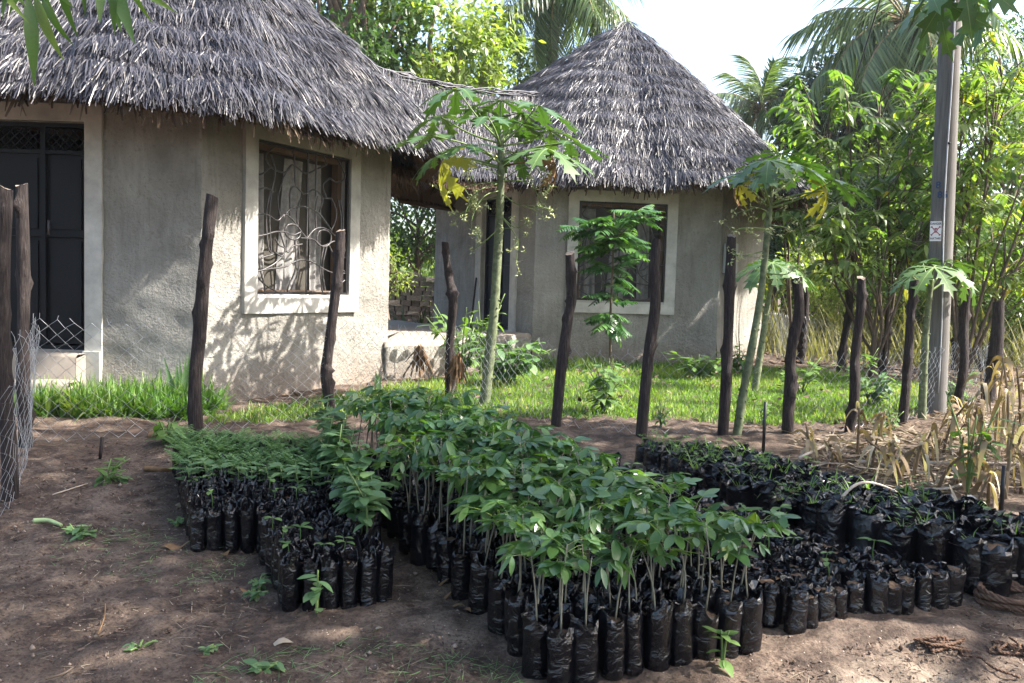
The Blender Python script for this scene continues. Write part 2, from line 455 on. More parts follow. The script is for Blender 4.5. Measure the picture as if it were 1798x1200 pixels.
M['stick'] = simple('bare_pale_stick', (.46, .38, .30), .75, .2, var=.2, scale=20)
M['greenstick'] = simple('pale_green_stalk', (.33, .42, .19), .5, .3, var=.2, scale=12)
M['meter'] = simple('grey_meter_box', (.36, .37, .37), .55, .35, var=.08)
M['white'] = simple('white_sign_paint', (.78, .76, .75), .5, .3, var=.05)
M['red'] = simple('dark_red_print', (.26, .015, .04), .5, .3, var=.1)
M['blackprint'] = simple('dark_print', (.05, .035, .05), .5, .3, var=.1)
M['blueprint'] = simple('blue_paint', (.04, .08, .16), .6, .2, var=.2)
# ================================================================== GROUND
def axis(fine_lo, fine_hi, step, lo, hi, grow=1.25):
    a = list(np.arange(fine_lo, fine_hi, step)); s = step; x = a[-1]
    while x < hi:
        s *= grow; x += s; a.append(x)
    s = step; x = a[0]; b = []
    while x > lo:
        s *= grow; x -= s; b.append(x)
    return np.array(b[::-1] + a)
xs = axis(-3.0, 3.0, .024, -260, 260); ys = axis(2.2, 6.6, .024, -60, 420)
X, Y = np.meshgrid(xs, ys, indexing='ij')
H = ground(X, Y)
P2 = np.stack([X, Y], -1)
near = np.clip(1 - (np.abs(X) - 3) / 4, 0, 1) * np.clip(1 - (Y - 8) / 6, 0, 1) * np.clip((Y + 2) / 2, 0, 1)
H = H + near * (.014 * sn(P2, 6, 3, 3) + .0065 * sn(P2, 30, 4, 3))
# heaped soil along the front of the bag block and a scuffed mound
H += .035 * np.exp(-(((X - 1.38) / .30) ** 2 + ((Y - 3.13) / .12) ** 2)) + .02 * np.exp(-(((X + .55) / .5) ** 2 + ((Y - 3.05) / .16) ** 2))
nx, ny = X.shape
i, j = np.meshgrid(np.arange(nx - 1), np.arange(ny - 1), indexing='ij')
q = np.stack([i * ny + j, (i + 1) * ny + j, (i + 1) * ny + j + 1, i * ny + j + 1], -1).reshape(-1, 4)
gmesh = MB().add(np.stack([X, Y, H], -1), q)
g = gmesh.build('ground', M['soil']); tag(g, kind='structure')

LAWN = [(-2.35, 6.28), (-1.75, 6.42), (-1.2, 6.72), (-.4, 6.9), (.6, 6.95), (1.5, 7.0), (2.4, 7.02), (3.2, 7.35), (4.1, 8.1), (4.9, 9.0),
        (5.0, 10.3), (4.6, 11.6), (4.0, 12.4), (3.1, 12.15), (2.9, 12.08), (.3, 11.82), (-.2, 10.8), (-.75, 9.8), (-.95, 9.0), (-1.6, 7.7), (-2.1, 6.85)]

# ================================================================== HUTS
def hexpts(p0, p1):
    """six corners, counter-clockwise seen from above, starting with face p0->p1"""
    P = [np.array(p0, float), np.array(p1, float)]
    d = P[1] - P[0]
    c, s = math.cos(math.radians(60)), math.sin(math.radians(60))
    for k in range(4):
        d = np.array([c * d[0] - s * d[1], s * d[0] + c * d[1]]); P.append(P[-1] + d)
    return P

ZB, ZT = .18, 3.12
def wall_face(mb, A, B, holes, seed):
    A = np.array([*A, 0.]); B = np.array([*B, 0.]); Lf = np.linalg.norm(B - A); ex = (B - A) / Lf; en = np.array([ex[1], -ex[0], 0])
    us = np.linspace(0, Lf, 44); zs = np.linspace(ZB, ZT, 46)
    for h in holes:
        us = np.concatenate([us[(abs(us - h[0]) > .03) & (abs(us - h[1]) > .03)], h[:2]]); zs = np.concatenate([zs[(abs(zs - h[2]) > .03) & (abs(zs - h[3]) > .03)], h[2:]])
    us = np.sort(us); zs = np.sort(zs)
    U, Zz = np.meshgrid(us, zs, indexing='ij')
    P = A + ex * U[..., None] + Z * Zz[..., None]
    edge = np.clip(np.minimum(U, Lf - U) / .12, 0, 1)
    for h in holes:
        du = np.maximum(np.maximum(h[0] - U, U - h[1]), 0); dz = np.maximum(np.maximum(h[2] - Zz, Zz - h[3]), 0)
        edge = np.minimum(edge, np.clip(np.hypot(du, dz) / .1, 0, 1))
    disp = edge * (.010 * sn(P, 4, seed, 2) + .006 * sn(P, 22, seed + 1, 2))
    flare = .05 * np.clip((.75 - Zz) / .5, 0, 1)
    P = P + en * (disp + flare)[..., None]
    n, m_ = U.shape
    i, j = np.meshgrid(np.arange(n - 1), np.arange(m_ - 1), indexing='ij'); i = i.ravel(); j = j.ravel()
    uc = (us[i] + us[i + 1]) / 2; zc = (zs[j] + zs[j + 1]) / 2
    keep = np.ones(len(i), bool)
    for h in holes: keep &= ~((uc > h[0]) & (uc < h[1]) & (zc > h[2]) & (zc < h[3]))
    i = i[keep]; j = j[keep]
    mb.add(P, np.stack([i * m_ + j, (i + 1) * m_ + j, (i + 1) * m_ + j + 1, i * m_ + j + 1], -1))
    for h in holes:                                            # reveals
        c = [(h[0], h[2]), (h[1], h[2]), (h[1], h[3]), (h[0], h[3])]
        for k in range(4):
            (u1, z1), (u2, z2) = c[k], c[(k + 1) % 4]
            q1 = A + ex * u1 + Z * z1; q2 = A + ex * u2 + Z * z2
            mb.add([q1, q2, q2 - en * .3, q1 - en * .3], [[0, 1, 2, 3]], None, 1, .5, False)
    return A, ex, en, Z

def ring(mb, u0, u1, z0, z1, wd, y0, y1, fr, mat=0, bottom=True, tint=.5):
    """a rectangular frame round the opening, outside it by wd (negative = inside)"""
    a, b, c, d = u0 - wd, u1 + wd, z0 - wd, z1 + wd
    if wd < 0: u0, u1, z0, z1, a, b, c, d = a, b, c, d, u0, u1, z0, z1
    zb = c if bottom else z0
    box(mb, (a, y0, zb), (u0, y1, d), mat, tint, fr); box(mb, (u1, y0, zb), (b, y1, d), mat, tint, fr)
    box(mb, (u0, y0, z1), (u1, y1, d), mat, tint, fr)
    if bottom: box(mb, (u0, y0, c), (u1, y1, z0), mat, tint, fr)

GRILLE = [
    [(.53, 0), (.53, 1)], [(.15, .08), (.19, .2), (.11, .44), (.13, .68), (.18, .72), (.05, .77), (.10, .94), (.10, 1)], [(.19, .2), (.14, .44), (.16, .70)],
    [(.02, .47), (.12, .47), (.22, .50), (.29, .455), (.37, .48), (.46, .55), (.53, .60)], [(.28, .47), (.36, .41), (.50, .385), (.64, .41), (.75, .48), (.81, .53)],
    [(.53, .60), (.60, .54), (.68, .515), (.77, .525), (.86, .56), (1, .53)], [(.0, .62), (.10, .60), (.2, .575), (.3, .57), (.38, .585), (.46, .56)],
    [(.30, .55), (.33, .52), (.40, .515), (.46, .55), (.44, .60), (.37, .615), (.31, .59), (.30, .55)], [(.64, .58), (.67, .54), (.74, .53), (.80, .56), (.79, .62), (.72, .645), (.65, .62), (.64, .58)],
    [(.46, .6), (.60, .60), (.68, .64), (.76, .63), (.86, .6), (.98, .66)], [(.2, .62), (.24, .66), (.3, .68), (.27, .73), (.20, .71)], [(.24, .56), (.32, .70), (.38, .66), (.48, .64)],
    [(.32, .62), (.30, .70), (.2, .78), (.06, .835)], [(.40, .62), (.415, .80), (.33, .955), (.40, .99)], [(.435, .62), (.45, .80), (.365, .955)], [(.72, .64), (.685, .80), (.715, .96), (.76, .985)], [(.76, .62), (.71, .80), (.745, .955)],
    [(.0, .84), (.14, .82), (.3, .80), (.38, .77), (.48, .745), (.6, .76), (.72, .80), (.86, .83), (1, .825)], [(.0, .85), (.1, .92), (.22, .965), (.33, .995), (.4, .97), (.47, .99)],
    [(.53, .97), (.62, .99), (.73, .985), (.85, .94), (.98, .875)], [(.78, .63), (.86, .73), (.93, .79), (1, .825)], [(.80, .53), (.85, .46), (.86, .38), (.80, .30)], [(.88, .3), (.92, .45), (.90, .66), (.84, .675)],
    [(.905, .3), (.945, .45), (.92, .67), (1, .72)], [(.22, 0), (.10, .09), (.15, .16), (.28, .18), (.36, .12)], [(.38, 0), (.36, .045)], [(.70, 0), (.74, .07)], [(.85, 0), (.96, .13), (.86, .18), (.78, .16)], [(.24, .46), (.22, .36), (.27, .22)],
    [(.43, .52), (.42, .42), (.46, .33)], [(.63, .52), (.62, .4), (.64, .30)], [(.35, .46), (.345, .30), (.40, .26), (.5, .30), (.6, .26), (.70, .31), (.66, .42)], [(.70, .31), (.80, .30)], [(.27, .22), (.36, .12), (.5, .16), (.64, .11), (.74, .07)], [(.15, .16), (.05, .22), (0, .2)], [(.78, .16), (.70, .22), (.74, .30)], [(.62, .30), (.62, .0)], [(.40, .26), (.38, .045)], [(0, .33), (.1, .3), (.18, .32)]]

def hut_window(root, fr, h, org, seed, tone, bright):
    u0, u1, z0, z1 = h; O, ex, en, ez = fr
    W_, H_ = u1 - u0, z1 - z0
    loc = lambda a, y, v: O + ex * (u0 + a * W_) + en * y + Z * (z1 - v * H_)
    mb = MB(); ring(mb, u0, u1, z0, z1, -.06, -.17, -.09, fr)
    
    win = mb.build('window', M['frame'], root, org)
    mb = MB(); ring(mb, u0, u1, z0, z1, .15, -.03, .035, fr); mb.build('surround', M['smooth'], win, org)
    mb = MB(); box(mb, (u0 + .002, -.29, z0 - .01), (u1 - .002, .036, z0 + .022), 0, .5, fr); mb.build('sill', M['white' if bright else 'smooth'], win, org)  # white on the sunlit window: sunlight on the sill put into its colour
    mb = MB(); box(mb, (u0 - .01, -.225, z0), (u1 + .01, -.215, z1), 0, .5, fr); mb.build('screen', M['sheet' if bright else 'screen'], win, org)
    # curtains: wavy cloth
    for (a0, a1, b0, b1, yy) in [(.02, .22, .02, .24, -.195), (.44, .64, .36, .56, -.19), (.70, .84, .72, .86, -.195)]:
        n, k = 22, 14
        S, T = np.meshgrid(np.linspace(0, 1, n), np.linspace(0, 1, k), indexing='ij')
        a = (a0 + (a1 - a0) * S) * (1 - T) + (b0 + (b1 - b0) * S) * T
        y = yy + .016 * np.sin(S * 14 + T * 1.5 + a0 * 9) * (.5 + .5 * T)
        P = np.array([loc(aa, y_, .06 + .92 * t) for aa, y_, t in zip(a.ravel(), y.ravel(), T.ravel())])
        i, j = np.meshgrid(np.arange(n - 1), np.arange(k - 1), indexing='ij')
        qq = np.stack([i * k + j, (i + 1) * k + j, (i + 1) * k + j + 1, i * k + j + 1], -1).reshape(-1, 4)
        MB().add(P, qq).build('curtain', M['curtain'], win, org)
    mb = MB()
    r_ = .0085
    for pth in GRILLE:
        pts = np.array(pth, float)
        if tone: pts = np.stack([1 - pts[:, 0], pts[:, 1]], 1)
        pp = spline(pts, max(3, 4 * len(pts))) if len(pts) > 2 else pts
        pp = np.clip(pp, 0.0, 1.0)
        tubes(mb, [np.array([loc(a, -.005, v) for a, v in pp])], r_, 4)
    ring(mb, u0 + .004, u1 - .004, z0 + .026, z1 - .004, -.022, -.025, .012, fr, 1)
    mb.build('grille', [M['ironbright'], M['black']], win, org)
    return win

def per(keys, th):
    """periodic smooth interpolation of (degrees, value) keys"""
    k = sorted(keys); a = np.array([x[0] for x in k], float); v = np.array([x[1] for x in k], float)
    a = np.concatenate([a - 360, a, a + 360]); v = np.concatenate([v, v, v])
    d = np.degrees(th) % 360
    i = np.searchsorted(a, d, side='right') - 1
    u = (d - a[i]) / (a[i + 1] - a[i]); u = u * u * (3 - 2 * u)
    return v[i] * (1 - u) + v[i + 1] * u

def thatch(mb, posf, ulo, uhi, wid, slope_len, rows, dens, seed, facing=True, mat=0, lmin=.10, lmax=.26, wmin=.004, wmax=.0115, v0=.0, v1=1.0):
    r = np.random.default_rng(seed)
    B = []; D = []; U_ = []; T_ = []; tl = []
    for k in range(rows):
        v = v0 + (v1 - v0) * (k + .15) / rows
        n = int(dens * wid(v)) + 6
        u = r.uniform(ulo, uhi, n); vv = np.clip(v + r.normal(0, .35 / rows, n), 0.002, 1.0)
        p = posf(u, vv); e = 1e-3
        dv = nrm(posf(u, np.minimum(vv + e, 1.0 + e)) - p); du = nrm(posf(u + e, vv) - p)
        nn = nrm(np.cross(du, dv)); nn = np.where(nn[:, 2:] < 0, -nn, nn)
        if facing:
            vis = np.einsum('ij,ij->i', nn, nrm(CAM - p))
            keep = (vis > -.12) | (r.random(n) < .18)
            p, dv, du, nn, vv = p[keep], dv[keep], du[keep], nn[keep], vv[keep]; n = len(p)
        cl = .6 * sn(p, 7, seed + 5, 2) + .5 * sn(p, 26, seed + 6, 1)
        lift = .04 + .20 * r.random(n) ** 2 + .08 * cl
        d = dv + nn * lift[:, None] + du * (r.normal(0, .24, n) + .2 * cl)[:, None]
        tier = (vv * 11 + .35 * sn(p, 1.6, seed + 8, 2)) % 1.0
        B.append(p + nn * (.005 + .022 * r.random(n) + .05 * tier ** 2)[:, None]); D.append(d); U_.append(nn + du * r.normal(0, .6, n)[:, None])
        T_.append(np.clip(.45 + .20 * cl + r.normal(0, .26, n), 0, 1)); tl.append(r.uniform(lmin, lmax, n))
    B, D, U_ = map(np.vstack, (B, D, U_)); L = np.concatenate(tl)
    V, q, tt = strips(B, D, U_, L, r.uniform(wmin, wmax, len(L)), r.uniform(.05, .3, len(L)), (.8, 1, .45), 0, np.concatenate(T_))
    mb.add(V, q, None, mat, tt, False)

def roof_shape(apex, rk, zk, power, seed):
    apex = np.array(apex, float)
    def f(th, v, inset=0.):
        R = per(rk, th) * (1 + .018 * np.sin(7 * th + seed) + .012 * np.sin(17 * th + 2 * seed)); ze = per(zk, th) + .035 * np.sin(5 * th + seed * 2) + .02 * np.sin(13 * th)
        rr = R * v
        z = apex[2] - (apex[2] - ze) * v ** power
        P = np.stack([apex[0] + rr * np.cos(th), apex[1] + rr * np.sin(th), z], -1)
        P[..., 2] += .05 * sn(P, 2.2, seed, 2) * np.clip(v * 2, 0, 1) - inset
        return P
    return f

def build_roof(root, apex, rk, zk, seed, org, dens, cap=False):
    f = roof_shape(apex, rk, zk, 1.06, seed)
    th = np.linspace(0, 2 * np.pi, 121); v = np.linspace(0.004, .985, 20)
    T, V_ = np.meshgrid(th, v, indexing='ij')
    top = f(T, V_, .02); bot = f(T, V_, .20)
    mb = MB(); n, k = T.shape
    i, j = np.meshgrid(np.arange(n - 1), np.arange(k - 1), indexing='ij')
    qq = np.stack([i * k + j, (i + 1) * k + j, (i + 1) * k + j + 1, i * k + j + 1], -1).reshape(-1, 4)
    mb.add(top, qq, None, 0); mb.add(bot, qq[:, ::-1], None, 1)
    i = np.arange(n - 1); e = k - 1
    mb.add(np.vstack([top.reshape(-1, 3), bot.reshape(-1, 3)]), np.stack([i * k + e, (i + 1) * k + e, n * k + (i + 1) * k + e, n * k + i * k + e], -1), None, 1)
    roof = mb.build('roof', [M['thatchbase'], M['thatchin']], root, org)
    mb = MB()
    Rm = np.mean([x[1] for x in rk])
    thatch(mb, f, 0, 2 * np.pi, lambda v: 2 * np.pi * Rm * v, 4.2, 54, dens * 2.5, seed)
    thatch(mb, f, 0, 2 * np.pi, lambda v: 2 * np.pi * Rm * v, 4.2, 5, dens * 4.2, seed + 1, True, 0, .12, .26, .005, .014, .90, 1.0)
    # brown fringe hanging under the eaves
    r = np.random.default_rng(seed + 3); nf = 2600
    th = r.uniform(0, 2 * np.pi, nf); p = f(th, r.uniform(.93, 1.0, nf), .14)
    d = np.stack([np.cos(th) * .5, np.sin(th) * .5, -np.ones(nf)], -1) + r.normal(0, .25, (nf, 3))
    Vv, q, tt = strips(p, d, np.stack([np.cos(th), np.sin(th), 0 * th], -1), r.uniform(.08, .2, nf), r.uniform(.01, .03, nf), 0, (1, .9, .5))
    mb.add(Vv, q, None, 1, tt, False)
    th_o = mb.build('thatch', [M['thatch'], M['thatchin']], roof, org); tag(th_o, kind='stuff')
    # rafters whose ends show under the eaves
    for a in np.radians(np.arange(10, 360, 24)):
        p = f(np.array([a, a]), np.array([.70, .955]), .235)
        Vv, q, t = tube(p, .035, 6); MB().add(Vv, q, t).build('rafter', M['wood_beam'], roof, org)
    return roof, f

# ---- hut one: left, close
H1 = hexpts((-5.15, 7.04), (-2.59, 7.08)); c1 = np.mean(H1, 0)
H1[2] = np.array([-1.36, 9.33])
O1 = np.array([c1[0], c1[1], .37])
hut1 = thing('thatched_hut', 'nearer grey plastered hut with dark double door and shaggy grey thatch', 'hut', O1, 'grey plastered thatched huts')
D1 = (.62, 1.62, .79, 2.66); 
mb = MB(); frd = None
W1 = (.60, 1.86, 1.27, 2.66)
for k in range(6):
    A, B = H1[k], H1[(k + 1) % 6]
    fr = wall_face(mb, A, B, [D1] if k == 0 else [W1] if k == 1 else [], 10 + k)
    if k == 0: fr1d = fr
    if k == 1: fr1w = fr
mb.add([[*p, .76] for p in H1], [[0, 1, 2, 3], [0, 3, 4, 5]], None, 1, .5, False)
mb.build('wall', [M['rough'], M['smooth']], hut1, O1)
build_roof(hut1, (-3.87, 9.28, 5.85), [(270, 2.85), (300, 3.06), (332, 2.66), (0, 3.08), (30, 2.95), (60, 3.15), (120, 3.1), (180, 3.15), (240, 3.2)],
           [(255, 2.85), (285, 2.88), (300, 2.85), (332, 2.86), (0, 2.88), (60, 2.8), (180, 2.75)], 21, O1, 88)
hut_window(hut1, fr1w, W1, O1, 3, False, True)
def door(root, fr, h, org, mat, cols, rows, lattice_z):
    u0, u1, z0, z1 = h
    mb = MB(); ring(mb, u0, u1, z0, z1, -.035, -.13, -.06, fr)
    for c_ in cols[1:-1]: box(mb, (c_ - .02, -.13, z0 + .035), (c_ + .02, -.055, z1 - .035), 0, .5, fr)
    dr = mb.build('door', mat, root, org)
    zz = [z0 + .035] + rows + [z1 - .035]
    for i in range(len(cols) - 1):
        for j in range(len(zz) - 1):
            a, b = cols[i] + .02, cols[i + 1] - .02; c_, d_ = zz[j] + .015, zz[j + 1] - .015
            if d_ > lattice_z and j == len(zz) - 2:
                mb = MB(); O, ex, en, ez = fr
                s = .075; n = int((b - a) / s) + 1
                for q_ in range(-4, n + 1):
                    for sg in (1, -1):
                        pts = []
                        for t in np.linspace(0, 1, 12):
                            x = a + (q_ + (t * (d_ - c_) / s if sg > 0 else 4 - t * (d_ - c_) / s)) * s
                            if a <= x <= b: pts.append(O + ex * x + en * -.09 + Z * (c_ + t * (d_ - c_)))
                        if len(pts) > 1: tubes(mb, [np.array([pts[0], pts[-1]])], .006, 4)
                mb.build('lattice', mat, dr, org)
                continue
            mb = MB(); box(mb, (a, -.11, c_), (b, -.09, d_), 0, .5, fr); box(mb, (a + .035, -.0895, c_ + .035), (b - .035, -.075, d_ - .035), 0, .55, fr)
            mb.build('panel', mat, dr, org)
        for j in range(1, len(zz) - 1):
            mb = MB(); box(mb, (cols[i] + .02, -.12, zz[j] - .015), (cols[i + 1] - .02, -.06, zz[j] + .015), 0, .5, fr); mb.build('rail', mat, dr, org)
    O, ex, en, ez = fr
    Vv, q, t = tube([O + ex * (cols[-2] + .06) + en * -.03 + Z * (z0 + .95), O + ex * (cols[-2] + .06) + en * -.03 + Z * (z0 + 1.07)], .011, 6)
    MB().add(Vv, q, t).build('handle', M['ironbright'], dr, org)
    mb = MB(); ring(mb, u0, u1, z0, z1, .14, -.03, .03, fr, 0, False); box(mb, (u1, -.03, .2), (u1 + .14, .07, z0), 0, .5, fr); mb.build('surround', M['smooth'], dr, org)
door(hut1, fr1d, D1, O1, M['door'], [D1[0] + .02, 1.24, D1[1] - .02], [1.74, 2.42], 2.4)
for (x0, x1, y0, y1, zt) in [(-4.75, -3.50, 6.84, 7.08, .775), (-4.85, -3.44, 6.60, 6.84, .57)]:
    mb = MB(); n = 30
    xx = np.linspace(x0, x1, n)
    prof = [(y0 + .012, .2), (y0 - .006, zt - .03), (y0 + .02, zt), (y1, zt)]
    Vv = np.array([[x, y + .008 * math.sin(x * 9), z + .006 * math.sin(x * 13 + y * 9)] for x in xx for y, z in prof])
    k = len(prof); i, j = np.meshgrid(np.arange(n - 1), np.arange(k - 1), indexing='ij')
    mb.add(Vv, np.stack([i * k + j, (i + 1) * k + j, (i + 1) * k + j + 1, i * k + j + 1], -1).reshape(-1, 4), None, 0, .5)
    for x in (x0, x1):
        mb.add([[x, y0 + .012, .2], [x, y1, .2], [x, y1, zt], [x, y0 + .0, zt - .03]], [[0, 1, 2, 3]], None, 0, .5, False)
    mb.build('step', M['concrete'], hut1, O1)

# ---- hut two: right, further off
H2 = hexpts((.28, 11.9), (2.92, 12.2)); c2 = np.mean(H2, 0); H2[2] = np.array([4.22, 14.5])
O2 = np.array([c2[0], c2[1], .37])
hut2 = thing('thatched_hut', 'farther grey plastered hut under a full pointed thatched roof with window behind a sapling', 'hut', O2, 'grey plastered thatched huts')
W2 = (.60, 1.86, 1.25, 2.65); D2 = (1.36, 2.12, .80, 2.72)
mb = MB()
for k in range(6):
    A, B = H2[k], H2[(k + 1) % 6]
    hh = [W2] if k == 0 else [D2] if k == 5 else []
    fr = wall_face(mb, A, B, hh, 30 + k)
    if k == 0: fr2w = fr
    if k == 5: fr2d = fr
    if k == 1: fr2r = fr
mb.add([[*p, .76] for p in H2], [[0, 1, 2, 3], [0, 3, 4, 5]], None, 1, .5, False)
mb.build('wall', [M['rough'], M['smooth']], hut2, O2)
build_roof(hut2, (1.72, 14.4, 5.85), [(270, 2.95), (315, 3.2), (345, 3.05), (0, 3.2), (45, 3.05), (90, 3.1), (135, 3.5), (180, 3.9), (215, 3.35), (240, 3.15)],
           [(270, 2.96), (315, 2.94), (0, 2.84), (90, 2.8), (180, 3.05), (225, 2.98)], 22, O2, 74)
hut_window(hut2, fr2w, W2, O2, 4, True, False)
door(hut2, fr2d, D2, O2, M['doorblue'], [D2[0] + .02, D2[0] + .40, D2[1] - .02], [1.75, 2.5], 2.45)
# meter box on the sunny side wall
mb = MB(); O, ex, en, ez = fr2r
box(mb, (.16, 0, 1.72), (.40, .13, 2.14), 0, .5, fr2r); box(mb, (.15, .13, 1.71), (.41, .145, 2.15), 0, .45, fr2r)
mbx = mb.build('meter_box', M['meter'], hut2, O2)
Vv, q, t = tube([O + ex * .28 + en * .03 + Z * .3, O + ex * .28 + en * .03 + Z * 1.72], .012, 6); MB().add(Vv, q, t).build('conduit', M['meter'], mbx, O2)
# corner skirting at the foot of the hut that shows beside the slab
# ---- porch between the huts
PO = np.array([-.9, 11.2, .37])
porch = thing('porch', 'raised earth porch with a thatched link roof between the two huts', 'porch', PO)
poly = [(-1.39, 9.22), (-.8, 9.85), (-.2, 10.95), (.26, 11.85), (-1.27, 14.0), (-2.3, 15.2), (-3.6, 14.6), (-2.66, 11.5), (-1.4, 9.4)]
n = len(poly); sub = []
for k in range(n):
    a, b = np.array(poly[k]), np.array(poly[(k + 1) % n])
    for t in np.linspace(0, 1, 8, endpoint=False): sub.append(a + (b - a) * t)
sub = np.array(sub); cen = sub.mean(0); n = len(sub)
rings = []
for f_, z_ in ((1.0, .15), (1.0, .45), (1.003, .73), (.993, .785), (.9, .79), (.5, .795)):
    rings.append(np.stack([cen[0] + (sub[:, 0] - cen[0]) * f_ + .012 * np.sin(sub[:, 1] * 17 + z_ * 20), cen[1] + (sub[:, 1] - cen[1]) * f_ + .012 * np.sin(sub[:, 0] * 21 + z_ * 15), np.full(n, z_) + .008 * np.sin(sub[:, 0] * 9)], -1))
Vv = np.vstack(rings); Vv = np.vstack([Vv, [*cen, .795]])
i, j = np.meshgrid(np.arange(len(rings) - 1), np.arange(n), indexing='ij')
q = np.stack([i * n + j, i * n + (j + 1) % n, (i + 1) * n + (j + 1) % n, (i + 1) * n + j], -1).reshape(-1, 4)
lt = (len(rings) - 1) * n
mi = np.where(i.ravel() < 2, 0, 1)
mb = MB(); mb.add(Vv, q[mi == 0], None, 1); mb.add(Vv, q[mi == 1], [[lt + k, lt + (k + 1) % n, len(Vv) - 1] for k in range(n)], 0)
mb.build('slab', [M['concrete'], M['rough']], porch, PO)
ra, rb = at(610, 110, 10.9), at(960, 172, 13.4)
ea, eb = at(640, 262, 9.45), at(925, 308, 11.75)
def gable(sgn):
    def f(u, v, inset=0.):
        u = np.asarray(u)[..., None]; v = np.asarray(v)[..., None]
        r_ = ra + (rb - ra) * u
        e_ = ea + (eb - ea) * u
        if sgn < 0: e_ = e_ + 2 * ((ra + rb) / 2 - (ea + eb) / 2) * np.array([1, 1, 0])
        P = r_ + (e_ - r_) * v
        P = P - Z * (.16 * np.sin(np.pi * v) + .12 * np.sin(np.pi * np.clip(u, 0, 1)))
        P[..., 2] += .03 * sn(P, 3, 77, 2) - inset
        return P
    return f
mb = MB(); ms = MB()
for sgn in (1, -1):
    f = gable(sgn); U_, V_ = np.meshgrid(np.linspace(0, 1, 30), np.linspace(0, 1, 16), indexing='ij')
    n, k = U_.shape; i, j = np.meshgrid(np.arange(n - 1), np.arange(k - 1), indexing='ij')
    qq = np.stack([i * k + j, (i + 1) * k + j, (i + 1) * k + j + 1, i * k + j + 1], -1).reshape(-1, 4)
    mb.add(f(U_, V_, .02), qq, None, 0); mb.add(f(U_, V_, .16), qq, None, 1)
    thatch(ms, f, 0, 1, lambda v: 3.6, 2.2, 20, 150, 61 + sgn, False)
    r = np.random.default_rng(9 + sgn); nf = 500
    p = f(r.random(nf), r.uniform(.95, 1, nf), .1)
    Vv, q, tt = strips(p, np.array([0, -.3 * sgn, -1]) + r.normal(0, .25, (nf, 3)), np.array([0, 1., 0]), r.uniform(.05, .14, nf), r.uniform(.008, .02, nf), 0, (1, .9, .5))
    ms.add(Vv, q, None, 1, tt, False)
lr = mb.build('link_roof', [M['thatchbase'], M['thatchin']], porch, PO)
# tied ridge bundle
rp = np.array([ra + (rb - ra) * t + Z * (.05 - .12 * math.sin(math.pi * t)) for t in np.linspace(0, 1, 20)])
for k in range(9):
    Vv, q, t = tube(rp + np.array([.05 * math.sin(k * 2.1), .09 * math.cos(k * 1.7), .006 * k - .03]) + np.random.default_rng(k).normal(0, .018, rp.shape), .010, 4); ms.add(Vv, q, t, 0, .35 + .05 * k)
tag(ms.build('thatch', [M['thatch'], M['thatchin']], lr, PO), kind='stuff')
for t0 in (.25, .42, .6, .8):
    f = gable(1); g2 = gable(-1)
    Vv, q, t = tube(np.vstack([f(np.array([t0] * 2), np.array([.95, .05]), .19), g2(np.array([t0] * 2), np.array([.05, .95]), .19)]), .03, 6)
    MB().add(Vv, q, t).build('rafter', M['wood_beam'], lr, PO)
for sgn, v_ in ((1, .62), (-1, .62), (-1, .93)):
    f = gable(sgn); Vv, q, t = tube(f(np.linspace(.1, .9, 6), np.full(6, v_), .25), .035, 6); MB().add(Vv, q, t).build('beam', M['wood_beam'], lr, PO)
# ================================================================== FENCE
def fence_post(path, base_y, r0, label, cat='fence post', group='rough wooden posts of the near fence', name='fence_post', mat='post', seed=0, taper=.88):
    P = np.array([at(x, y, base_y) for x, y in path])[::-1]
    b = P[0].copy(); b[2] = float(ground(b[0], b[1])) - .12; P = np.vstack([b, P[1:]]); P[1:-1, 1] += np.random.default_rng(seed).normal(0, .02, len(P) - 2)
    S = spline(P, 40)
    r = np.random.default_rng(seed + 5); n = len(S); sides = 12
    rad = r0 * .94 * np.linspace(1.08, taper, n) * (1 + .05 * np.sin(np.linspace(0, 14, n) + seed))
    V, q, t = tube(S, rad, sides)
    ring_ = V[:n * sides].reshape(n, sides, 3); c = S[:, None]
    dv = ring_ - c; f = 1 + .10 * sn(ring_ * np.array([9, 9, 3]), 1, seed, 3)
    for k in range(11):                                         # knots and cut twig stubs
        i0 = r.integers(3, n - 2); j0 = r.integers(0, sides); amp = r.uniform(.25, .75)
        ii, jj = np.meshgrid(np.arange(n), np.arange(sides), indexing='ij')
        dj = np.minimum(abs(jj - j0), sides - abs(jj - j0)); f += amp * np.exp(-((ii - i0) / .9) ** 2 - (dj / 1.0) ** 2)
    ring_ = c + dv * f[..., None]
    ring_[-1] += dv[-1] * 0 + Z * (r.normal(0, .004, (sides, 1)) + .014 * np.sin(np.arange(sides) / sides * 6.28 + seed)[:, None])
    V[:n * sides] = ring_.reshape(-1, 3)
    org = np.array([b[0], b[1], b[2] + .12])
    me = MB().add(V, q, t[:sides]).add(V, None, t[sides:], 1, .5, False).mesh(name, [M[mat], M['endgrain']], org)
    return thing(name, label, cat, org, group, 0, me), org, S

